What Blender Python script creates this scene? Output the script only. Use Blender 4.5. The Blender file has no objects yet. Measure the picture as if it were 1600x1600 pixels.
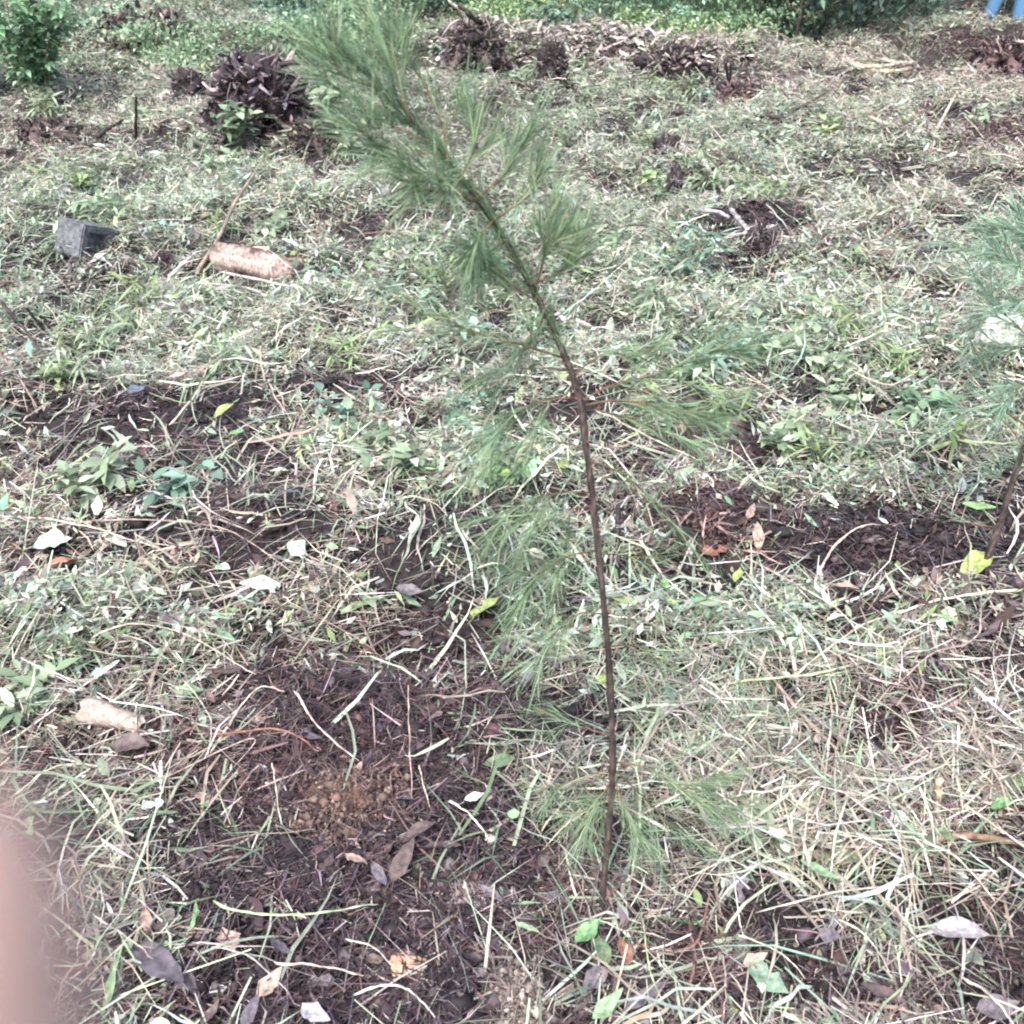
import bpy, bmesh, math, random
import numpy as np
from mathutils import Vector, Matrix, noise as mnoise

# ------------------------------------------------------------------ camera, world, light
scene = bpy.context.scene
R = math.radians
rng = np.random.default_rng(11)
random.seed(5)
CAM = np.array([0.0, 0.0, 1.5])
PITCH = R(33.0)
FPX = 1537.0            # focal length in photograph pixels (1600 wide)
cam_data = bpy.data.cameras.new('camera')
cam_data.sensor_width = 36.0
cam_data.lens = 36.0 * FPX / 1600.0
cam_data.clip_start = 0.002
cam_data.clip_end = 500.0
cam_data.dof.use_dof = True
cam_data.dof.focus_distance = 2.6
cam_data.dof.aperture_fstop = cam_data.lens / 3.6      # a 3.6 mm wide opening
cam = bpy.data.objects.new('camera', cam_data)
cam.location = CAM
cam.rotation_euler = (math.pi / 2 - PITCH, 0, 0)
scene.collection.objects.link(cam)
scene.camera = cam

world = bpy.data.worlds.new('World')
scene.world = world
world.use_nodes = True
wn = world.node_tree.nodes
wl = world.node_tree.links
bg = wn['Background']
sky = wn.new('ShaderNodeTexSky')
sky.sky_type = 'NISHITA'
sky.sun_disc = False
SUN_EL, SUN_ROT = R(58), R(200)
sky.sun_elevation = SUN_EL
sky.sun_rotation = SUN_ROT
sky.air_density = 1.0
sky.dust_density = 4.5
sky.ozone_density = 1.0
wl.new(sky.outputs[0], bg.inputs[0])
bg.inputs[1].default_value = 0.15
sun_data = bpy.data.lights.new('sun', 'SUN')
sun_data.energy = 1.5
sun_data.angle = R(20)
sun_data.color = (1.0, 0.97, 0.95)
sun = bpy.data.objects.new('sun', sun_data)
# direction towards the sun: Nishita rotation 0 = +Y, clockwise seen from above
sd = Vector((math.sin(SUN_ROT) * math.cos(SUN_EL), math.cos(SUN_ROT) * math.cos(SUN_EL), math.sin(SUN_EL)))
sun.rotation_euler = sd.to_track_quat('Z', 'Y').to_euler()
sun.location = (0, 0, 20)
scene.collection.objects.link(sun)
scene.view_settings.view_transform = 'Standard'
scene.view_settings.look = 'None'
scene.view_settings.gamma = 1.0
scene.view_settings.use_curve_mapping = False
scene.view_settings.exposure = 1.4
scene.cycles.use_denoising = True
scene.cycles.filter_width = 2.1
scene.cycles.max_bounces = 6
scene.cycles.diffuse_bounces = 3
scene.cycles.transparent_max_bounces = 4

# ------------------------------------------------------------------ object helpers
COL = scene.collection

def prop(o, label=None, cat=None, group=None, kind=None):
    if label: o['label'] = label
    if cat: o['category'] = cat
    if group: o['group'] = group
    if kind: o['kind'] = kind
    return o

def thing(name, label, cat, loc=(0, 0, 0), rz=0.0, group=None):
    o = bpy.data.objects.new(name, None)
    o.empty_display_size = 0.1
    o.location = loc
    o.rotation_euler = (0, 0, rz)
    COL.objects.link(o)
    return prop(o, label, cat, group)

def link(name, me, parent=None):
    o = bpy.data.objects.new(name, me)
    COL.objects.link(o)
    if parent is not None:
        o.parent = parent
    return o

class Geo:
    """Collects vertices / faces / per-vertex colour with numpy, then makes one mesh."""
    def __init__(self):
        self.v, self.q, self.t, self.c, self.n = [], [], [], [], 0
    def add(self, v, q=None, t=None, c=None):
        v = np.asarray(v, float).reshape(-1, 3)
        if c is None: c = (0.5, 0.5, 0.5)
        c = np.broadcast_to(np.asarray(c, float), (len(v), 3))
        self.v.append(v); self.c.append(c)
        if q is not None and len(q): self.q.append(np.asarray(q, np.int64).reshape(-1, 4) + self.n)
        if t is not None and len(t): self.t.append(np.asarray(t, np.int64).reshape(-1, 3) + self.n)
        self.n += len(v)
    def mesh(self, name, mat, smooth=True):
        me = bpy.data.meshes.new(name)
        v = np.concatenate(self.v); c = np.concatenate(self.c)
        q = np.concatenate(self.q) if self.q else np.zeros((0, 4), np.int64)
        t = np.concatenate(self.t) if self.t else np.zeros((0, 3), np.int64)
        me.vertices.add(len(v)); me.vertices.foreach_set('co', v.astype(np.float32).ravel())
        nl = q.size + t.size
        me.loops.add(nl); me.loops.foreach_set('vertex_index', np.concatenate([q.ravel(), t.ravel()]).astype(np.int32))
        me.polygons.add(len(q) + len(t))
        starts = np.concatenate([np.arange(len(q)) * 4, q.size + np.arange(len(t)) * 3]).astype(np.int32)
        me.polygons.foreach_set('loop_start', starts)
        if smooth: me.polygons.foreach_set('use_smooth', np.ones(len(q) + len(t), bool))
        me.update(calc_edges=True)
        a = me.color_attributes.new('Col', 'FLOAT_COLOR', 'POINT')
        a.data.foreach_set('color', np.concatenate([c, np.ones((len(c), 1))], 1).astype(np.float32).ravel())
        me.materials.append(mat)
        return me
    def obj(self, name, mat, parent=None, smooth=True):
        return link(name, self.mesh(name, mat, smooth), parent)

def nrm(a):
    return a / np.maximum(np.linalg.norm(a, axis=-1, keepdims=True), 1e-9)

def ribbons(g, p0, d, side, up, length, width, prof, cols=2, bend=None, fold=0.0, color=None, kink=0.0):
    """N curved strips. p0,d,side,up (N,3); length,width (N,); prof: K+1 widths; bend (N,3) displacement at the tip (quadratic)."""
    N = len(p0)
    if N == 0: return
    prof = np.asarray(prof, float); K = len(prof)
    t = np.linspace(0, 1, K)
    ctr = p0[:, None, :] + d[:, None, :] * (t[None, :, None] * length[:, None, None])
    if bend is not None:
        ctr = ctr + bend[:, None, :] * (t ** 2)[None, :, None]
    if kink:
        ctr[:, 1:] += np.cumsum(rng.normal(0, kink, (N, K - 1, 3)), axis=1) * length[:, None, None]
    s = np.linspace(-1, 1, cols)
    w = width[:, None] * 0.5 * prof[None, :]
    v = ctr[:, :, None, :] + side[:, None, None, :] * (w[:, :, None] * s[None, None, :])[..., None]
    if fold:
        v = v + up[:, None, None, :] * (w[:, :, None] * (np.abs(s) * fold)[None, None, :])[..., None]
    v = v.reshape(-1, 3)
    base = []
    for k in range(K - 1):
        for c in range(cols - 1):
            a = k * cols + c
            base.append((a, a + 1, a + cols + 1, a + cols))
    base = np.array(base)
    q = (base[None] + (np.arange(N) * K * cols)[:, None, None]).reshape(-1, 4)
    col = np.repeat(color, K * cols, axis=0) if color is not None else None
    g.add(v, q=q, c=col)

def frames(N, tilt, az=None):
    """random lying directions: d, side, up"""
    az = rng.uniform(0, 2 * np.pi, N) if az is None else az
    el = rng.normal(0, tilt, N)
    d = np.stack([np.cos(az) * np.cos(el), np.sin(az) * np.cos(el), np.sin(el)], 1)
    z = np.array([0, 0, 1.0])
    side = nrm(np.cross(d, z)); up = np.cross(side, d)
    roll = rng.normal(0, 0.5, N)
    s2 = side * np.cos(roll)[:, None] + up * np.sin(roll)[:, None]
    u2 = np.cross(s2, d)
    return d, s2, u2

def tube(g, pts, radii, sides=5, color=(0.3, 0.25, 0.2), cap=True, jitter=0.0, seed=0):
    pts = np.asarray(pts, float); n = len(pts)
    radii = np.broadcast_to(np.asarray(radii, float), (n,))
    r2 = np.random.default_rng(seed)
    tan = nrm(np.gradient(pts, axis=0))
    ref = np.array([0.13, 0.21, 1.0])
    if abs(np.dot(nrm(tan.mean(0)), nrm(ref))) > 0.9: ref = np.array([1.0, 0.2, 0.1])
    a = nrm(np.cross(tan, ref)); b = np.cross(tan, a)
    th = np.linspace(0, 2 * np.pi, sides, endpoint=False)
    rr = radii[:, None] * (1 + jitter * r2.normal(0, 1, (n, sides)))
    v = pts[:, None] + a[:, None] * (np.cos(th) * rr)[..., None] + b[:, None] * (np.sin(th) * rr)[..., None]
    v = v.reshape(-1, 3)
    q = []
    for k in range(n - 1):
        for s in range(sides):
            q.append((k * sides + s, k * sides + (s + 1) % sides, (k + 1) * sides + (s + 1) % sides, (k + 1) * sides + s))
    t = []
    if cap:
        v = np.concatenate([v, pts[:1], pts[-1:]])
        for s in range(sides):
            t.append((n * sides, (s + 1) % sides, s))
            t.append((n * sides + 1, (n - 1) * sides + s, (n - 1) * sides + (s + 1) % sides))
    c = np.asarray(color, float)
    g.add(v, q=q, t=t, c=c)

def smooth_path(pts, n):
    """Catmull-Rom through pts"""
    P_ = [np.asarray(p, float) for p in pts]
    if len(P_) == 2:
        return np.array([P_[0] + (P_[1] - P_[0]) * t for t in np.linspace(0, 1, n)])
    P_ = [2 * P_[0] - P_[1]] + P_ + [2 * P_[-1] - P_[-2]]
    m = len(P_) - 3
    out = []
    for x in np.linspace(0, m - 1e-6, n):
        i = int(x); t = x - i
        a, b, c, d = P_[i:i + 4]
        out.append(0.5 * (2 * b + (c - a) * t + (2 * a - 5 * b + 4 * c - d) * t * t + (3 * b - a - 3 * c + d) * t ** 3))
    return np.array(out)

# ------------------------------------------------------------------ rays through the photograph onto the ground
CF = np.array([0, math.cos(PITCH), -math.sin(PITCH)])
CU = np.array([0, math.sin(PITCH), math.cos(PITCH)])
CR = np.array([1.0, 0, 0])

def ray(u, v):
    return CF + CR * ((u - 800) / FPX) - CU * ((v - 800) / FPX)

def flat(u, v):
    d = ray(u, v); t = -CAM[2] / d[2]
    return CAM + d * t

_tab = np.random.default_rng(3).uniform(-1, 1, (256, 256))
def vnoise(x, y, s, ox=0):
    x = np.asarray(x) / s + 100.3 + ox; y = np.asarray(y) / s + 57.1 + ox * 1.7
    xi = np.floor(x).astype(int); yi = np.floor(y).astype(int)
    fx = x - xi; fy = y - yi
    fx = fx * fx * (3 - 2 * fx); fy = fy * fy * (3 - 2 * fy)
    T = lambda a, b: _tab[a % 256, b % 256]
    return (T(xi, yi) * (1 - fx) + T(xi + 1, yi) * fx) * (1 - fy) + (T(xi, yi + 1) * (1 - fx) + T(xi + 1, yi + 1) * fx) * fy

def patch_list(L):
    out = []
    for (u, v, ru, rv, s) in L:
        p = flat(u, v); lo = flat(u, v + rv * 0.7)[1]; hi = flat(u, max(v - rv * 0.7, -60))[1]
        dep = p[1] * math.cos(PITCH) + 1.5 * math.sin(PITCH)
        out.append((p[0], p[1], ru * dep / FPX, max((hi - lo) / 1.4, 0.05), s))
    return out

def field(L, x, y):
    f = np.zeros(np.shape(x))
    for (cx, cy, rx, ry, s) in L:
        f = np.maximum(f, s * np.exp(-(((x - cx) / rx) ** 2 + ((y - cy) / ry) ** 2)))
    return f

SOIL = patch_list([(600, 1110, 240, 120, 1), (520, 1270, 300, 120, .9), (620, 1400, 350, 120, 1.15), (520, 1540, 430, 100, 1.05), (330, 1330, 130, 130, .7), (1080, 1470, 150, 60, .7), (900, 1440, 200, 90, .7),
    (1365, 870, 150, 55, 1.1), (1090, 825, 100, 40, .95), (50, 905, 110, 55, .6), (90, 740, 130, 38, .75), (1570, 1040, 110, 80, .7), (1250, 1560, 330, 60, .75),
    (1120, 690, 75, 40, .8), (580, 620, 70, 22, .35), (1430, 390, 60, 25, .4), (1540, 85, 90, 22, .65), (1540, 205, 90, 25, .6), (60, 250, 110, 22, .5), (500, 395, 60, 20, .9), (400, 425, 90, 18, .7), (1100, 420, 60, 14, .6), (620, 120, 80, 14, .6),
    (1430, 1130, 70, 45, .55), (640, 985, 120, 30, .7), (1510, 600, 70, 25, .7), (230, 660, 90, 20, .4), (200, 420, 150, 25, .5), (440, 200, 60, 25, .8),
    (1180, 370, 50, 30, .6), (1160, 155, 80, 20, .4), (250, 1260, 120, 80, .4), (60, 1200, 110, 70, .5)])
GREEN = patch_list([(1000, 950, 160, 60, .9), (1250, 760, 200, 50, .8), (250, 560, 200, 50, .7), (600, 420, 200, 50, .8), (1200, 480, 250, 60, .9), (560, 720, 120, 40, .8), (60, 400, 150, 40, .7), (850, 900, 130, 120, .8), (1300, 560, 330, 150, .8), (260, 300, 250, 80, .8), (1080, 420, 170, 70, .9), (740, 730, 160, 70, .9), (150, 1290, 110, 50, .6),
    (1050, 1080, 160, 80, .6), (1150, 250, 260, 80, .7), (90, 480, 260, 70, .6), (450, 300, 200, 60, .8), (600, 500, 200, 60, .5), (900, 60, 200, 26, 1.1), (1100, 45, 200, 25, 1.2),
    (70, 1030, 90, 50, .9), (1270, 1000, 90, 60, .5), (1280, 700, 160, 60, .6), (1500, 420, 140, 90, .5), (80, 90, 130, 60, 1.0), (480, 50, 240, 60, 1.1), (250, 40, 200, 60, .7), (450, 160, 130, 60, .6),
    (950, 180, 160, 60, .7), (300, 1000, 120, 50, .5), (640, 800, 110, 50, .6)])
STRAW = patch_list([(420, 850, 260, 130, 1), (450, 570, 300, 70, .9), (1400, 120, 260, 60, 1), (1300, 1170, 300, 160, .9), (1450, 330, 200, 120, .6), (150, 620, 160, 60, .5),
    (1500, 560, 140, 120, .6), (560, 940, 200, 60, .8), (1450, 1350, 260, 140, .8), (1230, 100, 160, 40, .8), (330, 380, 160, 80, .5), (60, 1400, 160, 160, .8), (300, 160, 120, 60, .6), (250, 60, 150, 50, .6)])
NOSOIL = patch_list([(450, 850, 190, 60, 1), (330, 600, 120, 40, .6)])
REDB = patch_list([(500, 1200, 160, 80, 1), (1110, 800, 90, 45, 1), (1130, 690, 90, 50, .8), (520, 780, 70, 25, .4), (330, 740, 90, 25, .4), (330, 1190, 160, 60, .7), (740, 80, 90, 30, .8),
    (1150, 150, 60, 20, .8), (440, 220, 50, 20, .8), (1540, 90, 90, 22, .7), (1540, 210, 90, 22, .7), (650, 350, 90, 20, .6), (1420, 1130, 70, 40, .8), (890, 1380, 90, 60, .5), (560, 620, 90, 35, .4)])
MOUNDS = [(flat(900, 120)[0], flat(900, 105)[1], 1.55, 0.42, 0.30), (flat(730, 100)[0], flat(730, 100)[1], 0.4, 0.35, 0.12), (flat(400, 210)[0], flat(400, 200)[1], 0.55, 0.35, 0.14),
          (flat(1590, 70)[0], 11.0, 1.0, 0.7, 0.22), (flat(80, 560)[0], flat(80, 640)[1], 0.6, 0.2, 0.09), (flat(500, 900)[0], flat(500, 860)[1], 0.42, 0.16, 0.13),
          (flat(600, 1000)[0], flat(600, 1010)[1], 0.30, 0.09, -0.08), (flat(1370, 880)[0], flat(1370, 880)[1], 0.35, 0.12, -0.05), (flat(1180, 360)[0], flat(1180, 350)[1], 0.3, 0.2, 0.1),
          (flat(560, 1240)[0], flat(560, 1240)[1], 0.10, 0.07, 0.03), (flat(1100, 790)[0], flat(1100, 790)[1], 0.16, 0.09, 0.05), (flat(820, 1590)[0], flat(820, 1590)[1], 0.10, 0.05, 0.02),
          (flat(100, 1000)[0], flat(100, 1000)[1], 0.3, 0.12, 0.05)]

def h(x, y):
    x = np.asarray(x, float); y = np.asarray(y, float)
    z = 0.034 * vnoise(x, y, 0.55, 3) + 0.026 * vnoise(x, y, 0.21, 9) + 0.011 * vnoise(x, y, 0.08, 17)
    z = z + 0.07 * vnoise(x, y, 2.2, 5) * np.clip((y - 2.5) / 3, 0, 1)
    z = z + (0.045 * vnoise(x, y, 0.8, 13) + 0.030 * vnoise(x, y, 0.33, 15)) * np.clip((y - 1.3) / 1.2, 0, 1) + 0.05 * vnoise(x, y, 1.3, 25) * np.clip((y - 3.5) / 2, 0, 1)
    for (cx, cy, rx, ry, a) in MOUNDS:
        z = z + a * np.exp(-(((x - cx) / rx) ** 2 + ((y - cy) / ry) ** 2))
    z = z - 0.02 * field(SOIL, x, y)
    z = z + 0.10 * np.clip(y - 16, 0, 60) + 0.14 * np.clip((y - 7) / 4, 0, 1.6) * np.clip((-x - 1.0) / 2, 0, 1.5)
    return z

def P(u, v, dz=0.0):
    d = ray(u, v); t = -CAM[2] / d[2]
    for _ in range(14):
        p = CAM + d * t
        t = t * 0.4 + 0.6 * (float(h(p[0], p[1])) + dz - CAM[2]) / d[2]
    return CAM + d * t

def PY(u, v, Y):
    d = ray(u, v); return CAM + d * (Y / d[1])

def depth(p):
    return float(np.dot(np.asarray(p) - CAM, CF))

# ------------------------------------------------------------------ materials
def mat_new(name):
    m = bpy.data.materials.new(name); m.use_nodes = True
    n = m.node_tree.nodes; l = m.node_tree.links
    return m, n, l, n['Principled BSDF'], n['Material Output']

def mat_piece(name, rough=0.6, transl=0.0, vary=0.25, scale=60.0, source='attr', spec=0.4):
    """colour of each piece from its attribute (or its object colour), broken up by fine noise"""
    m, n, l, b, out = mat_new(name)
    if source == 'attr':
        a = n.new('ShaderNodeAttribute'); a.attribute_name = 'Col'; col = a.outputs['Color']
    else:
        a = n.new('ShaderNodeObjectInfo'); col = a.outputs['Color']
    tc = n.new('ShaderNodeTexCoord')
    nz = n.new('ShaderNodeTexNoise'); nz.inputs['Scale'].default_value = scale; nz.inputs['Detail'].default_value = 3
    l.new(tc.outputs['Object'], nz.inputs['Vector'])
    mr = n.new('ShaderNodeMapRange'); mr.inputs[1].default_value = 0.3; mr.inputs[2].default_value = 0.7
    mr.inputs[3].default_value = 1 - vary; mr.inputs[4].default_value = 1 + vary
    l.new(nz.outputs['Fac'], mr.inputs[0])
    vm = n.new('ShaderNodeVectorMath'); vm.operation = 'SCALE'
    l.new(col, vm.inputs[0]); l.new(mr.outputs[0], vm.inputs['Scale'])
    l.new(vm.outputs[0], b.inputs['Base Color'])
    b.inputs['Roughness'].default_value = rough
    b.inputs['Specular IOR Level'].default_value = spec
    if transl > 0:
        tr = n.new('ShaderNodeBsdfTranslucent'); l.new(vm.outputs[0], tr.inputs['Color'])
        mx = n.new('ShaderNodeMixShader'); mx.inputs[0].default_value = transl
        l.new(b.outputs[0], mx.inputs[1]); l.new(tr.outputs[0], mx.inputs[2]); l.new(mx.outputs[0], out.inputs['Surface'])
    return m

def mat_rock(name, c1, c2, scale=12, rough=0.85, bump=0.4, c3=None):
    m, n, l, b, out = mat_new(name)
    tc = n.new('ShaderNodeTexCoord')
    nz = n.new('ShaderNodeTexNoise'); nz.inputs['Scale'].default_value = scale; nz.inputs['Detail'].default_value = 8
    l.new(tc.outputs['Object'], nz.inputs['Vector'])
    cr = n.new('ShaderNodeValToRGB')
    cr.color_ramp.elements[0].position = 0.35; cr.color_ramp.elements[0].color = (*c1, 1)
    cr.color_ramp.elements[1].position = 0.68; cr.color_ramp.elements[1].color = (*c2, 1)
    if c3:
        e = cr.color_ramp.elements.new(0.52); e.color = (*c3, 1)
    l.new(nz.outputs['Fac'], cr.inputs[0]); l.new(cr.outputs[0], b.inputs['Base Color'])
    bp = n.new('ShaderNodeBump'); bp.inputs['Strength'].default_value = bump; bp.inputs['Distance'].default_value = 0.02
    l.new(nz.outputs['Fac'], bp.inputs['Height']); l.new(bp.outputs[0], b.inputs['Normal'])
    b.inputs['Roughness'].default_value = rough
    return m

M_STRAW = mat_piece('straw', 0.55, 0.12, 0.2, 25)
M_LEAF = mat_piece('leaf', 0.5, 0.25, 0.25, 45)
M_CRUMB = mat_piece('crumb', 0.75, 0, 0.35, 60)
M_BARK = mat_piece('bark', 0.8, 0, 0.45, 70)
M_NEEDLE = mat_piece('needle', 0.45, 0.2, 0.15, 40)
M_ONE_LEAF = mat_piece('single_leaf', 0.5, 0.15, 0.5, 7, 'obj', 0.4)
M_FOL = mat_piece('foliage', 0.5, 0.25, 0.2, 10)
M_BLOCK = mat_rock('concrete', (0.07, 0.078, 0.09), (0.19, 0.20, 0.215), 40, 0.9, 0.7)
M_CORE = mat_rock('rotten_wood', (0.008, 0.006, 0.007), (0.05, 0.036, 0.038), 14, 0.85, 0.8)
M_CLOD = mat_rock('red_clod', (0.035, 0.022, 0.02), (0.16, 0.105, 0.085), 70, 0.95, 1.0, c3=(0.12, 0.068, 0.05))
M_STONE = mat_rock('pale_stone', (0.12, 0.095, 0.085), (0.46, 0.40, 0.34), 60, 0.9, 0.8, c3=(0.27, 0.22, 0.19))

# soil of the ground sheet
m, n, l, b, out = mat_new('humus_soil')
tc = n.new('ShaderNodeTexCoord')
at = n.new('ShaderNodeAttribute'); at.attribute_name = 'Col'
nz = n.new('ShaderNodeTexNoise'); nz.inputs['Scale'].default_value = 60; nz.inputs['Detail'].default_value = 8
l.new(tc.outputs['Object'], nz.inputs['Vector'])
mr = n.new('ShaderNodeMapRange'); mr.inputs[1].default_value = 0.3; mr.inputs[2].default_value = 0.7; mr.inputs[3].default_value = 0.5; mr.inputs[4].default_value = 1.6
l.new(nz.outputs['Fac'], mr.inputs[0])
vm = n.new('ShaderNodeVectorMath'); vm.operation = 'SCALE'
l.new(at.outputs['Color'], vm.inputs[0]); l.new(mr.outputs[0], vm.inputs['Scale'])
l.new(vm.outputs[0], b.inputs['Base Color'])
bp = n.new('ShaderNodeBump'); bp.inputs['Strength'].default_value = 0.9; bp.inputs['Distance'].default_value = 0.02
l.new(nz.outputs['Fac'], bp.inputs['Height']); l.new(bp.outputs[0], b.inputs['Normal'])
b.inputs['Roughness'].default_value = 0.85
M_SOIL = m

# ------------------------------------------------------------------ ground
def ground():
    g = Geo()
    ys = np.concatenate([np.arange(-6, 0.3, 0.25), np.arange(0.3, 4.0, 0.022), np.geomspace(4.0, 20, 260), np.geomspace(20.6, 160, 30)])
    s = np.linspace(-1, 1, 241)
    s = np.sign(s) * (0.35 * np.abs(s) + 0.65 * np.abs(s) ** 3)
    Y, S = np.meshgrid(ys, s, indexing='ij')
    X = S * (6 + np.abs(Y) * 1.6)
    Z = h(X, Y)
    so = field(SOIL, X, Y)[..., None]; far = np.clip((Y - 3) / 6, 0, 1)[..., None]
    rd = field(REDB, X, Y)[..., None]
    dark = np.array([0.017, 0.013, 0.014]); mid = np.array([0.038, 0.034, 0.028]); red = np.array([0.055, 0.034, 0.031])
    c = dark * so + (1 - so) * (dark * 1.2 * (1 - far) + mid * far)  # paler with distance: litter tone, plus far haze put into the colour
    c = c * (1 - 0.6 * rd) + red * 0.6 * rd
    nr, nc = X.shape
    i = np.arange(nr - 1)[:, None] * nc + np.arange(nc - 1)[None]
    q = np.stack([i, i + 1, i + nc + 1, i + nc], -1).reshape(-1, 4)
    g.add(np.stack([X, Y, Z], -1).reshape(-1, 3), q=q, c=np.clip(c, 0, 1).reshape(-1, 3))
    o = g.obj('ground', M_SOIL)
    prop(o, 'dark humus soil of the cleared plot', None, None, 'structure')
ground()

# ------------------------------------------------------------------ scattering
def scatter(N, a=1.5, ymin=0.5, ymax=15.5, k=0.60, margin=0.25):
    """N ground points, density per square metre falling as depth**-a"""
    yy = np.linspace(ymin, ymax, 2000)
    dep = yy * math.cos(PITCH) + 1.5 * math.sin(PITCH)
    w = (k * dep + margin) * dep ** (-a)
    cdf = np.cumsum(w); cdf /= cdf[-1]
    y = np.interp(rng.uniform(0, 1, N), cdf, yy)
    dep = y * math.cos(PITCH) + 1.5 * math.sin(PITCH)
    x = rng.uniform(-1, 1, N) * (k * dep + margin)
    return x, y, dep

def pick(weights, palette):
    """weights (N,K) -> colour (N,3)"""
    w = np.maximum(weights, 1e-6); w = w / w.sum(1, keepdims=True)
    c = np.cumsum(w, 1); r = rng.uniform(0, 1, len(w))[:, None]
    return (r > c).sum(1).clip(0, len(palette) - 1)

TAN = (0.36, 0.305, 0.255); CREAM = (0.58, 0.55, 0.48); PALEGREEN = (0.36, 0.425, 0.31); MIDGREEN = (0.15, 0.22, 0.14); RUST = (0.15, 0.095, 0.09)
GREYB = (0.19, 0.16, 0.155); MINT = (0.50, 0.60, 0.52); LIME = (0.30, 0.41, 0.19); PURP = (0.11, 0.085, 0.095); DKB = (0.075, 0.048, 0.042); BLUEG = (0.24, 0.35, 0.25)

def fields(x, y):
    nz = 0.5 + 0.5 * vnoise(x, y, 0.35, 21) ; nz2 = 0.5 + 0.5 * vnoise(x, y, 0.9, 33)
    S = np.clip(field(SOIL, x, y) * (0.75 + 0.55 * nz) + 0.25 * vnoise(x, y, 0.09, 81) * (field(SOIL, x, y) > .2), 0, 1) * (1 - 0.9 * field(NOSOIL, x, y))
    G = np.clip(0.25 + field(GREEN, x, y) + 0.5 * (nz2 - 0.5), 0.05, 1.2)
    T = np.clip(0.25 + field(STRAW, x, y) + 0.5 * (nz - 0.5), 0.05, 1.2)
    Rb = np.clip(field(REDB, x, y) + 0.25 * (vnoise(x, y, 0.5, 41) > 0.45), 0, 1)
    clump = vnoise(x, y, 0.13, 51) * 0.65 + vnoise(x, y, 0.4, 61) * 0.6 + vnoise(x, y, 0.06, 71) * 0.35
    return S, G, T, Rb, clump

def colors(idx, pal, var=0.28):
    c = np.asarray(pal)[idx]
    k = np.exp(rng.normal(0, var, len(c)))[:, None]
    hue = 1 + rng.normal(0, 0.06, (len(c), 3))
    return np.clip(c * k * hue, 0.005, 0.85)

def straw_layer(N):
    x, y, dep = scatter(N, 1.15)
    S, G, T, Rb, cl = fields(x, y)
    keep = rng.uniform(0, 1, N) < np.clip(1.0 - 0.9 * S, 0.06, 1) * np.clip(0.6 + 1.5 * cl, 0.04, 1)
    x, y, dep, S, G, T, Rb, cl = [a[keep] for a in (x, y, dep, S, G, T, Rb, cl)]
    N = len(x)
    d, side, up = frames(N, 0.28)
    L = np.exp(rng.normal(-2.85, 0.62, N)).clip(0.012, 0.33)
    far = np.clip((dep - 2) / 6, 0, 1)
    W = (np.exp(rng.normal(-6.45, 0.5, N))).clip(0.0007, 0.009) + 0.00045 * dep
    thick = (0.010 + 0.065 * (1 - S) + 0.045 * far) * (0.7 + 1.2 * cl.clip(-0.55, 1))
    z = h(x, y) + rng.uniform(0, 1, N) ** 1.3 * thick.clip(0.008) + 0.003
    p0 = np.stack([x, y, z], 1) - d * (L / 2)[:, None]
    p0[:, 2] = np.maximum(p0[:, 2], h(p0[:, 0], p0[:, 1]) + 0.002)
    bend = side * (rng.normal(0, 0.22, N) * L)[:, None]; bend[:, 2] -= rng.uniform(0, 0.25, N) * L
    w = np.stack([0.8 * T + 0.25, 0.45 * T + 0.15, 0.85 * G, 0.35 * G, 0.10 + 1.6 * Rb + 0.5 * S, 0.18 + 0.5 * S + 0 * T, 0.25 * G], 1)
    idx = pick(w, range(7))
    col = colors(idx, [TAN, CREAM, PALEGREEN, MIDGREEN, RUST, GREYB, BLUEG])
    g = Geo()
    ribbons(g, p0, d, side, up, L, W, [0.8, 1, 0.3], 2, bend, 0, col, kink=0.05)
    o = g.obj('straw', M_STRAW)
    prop(o, 'cut dry grass stems and blades strewn over the whole plot', 'straw', None, 'stuff')

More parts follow.
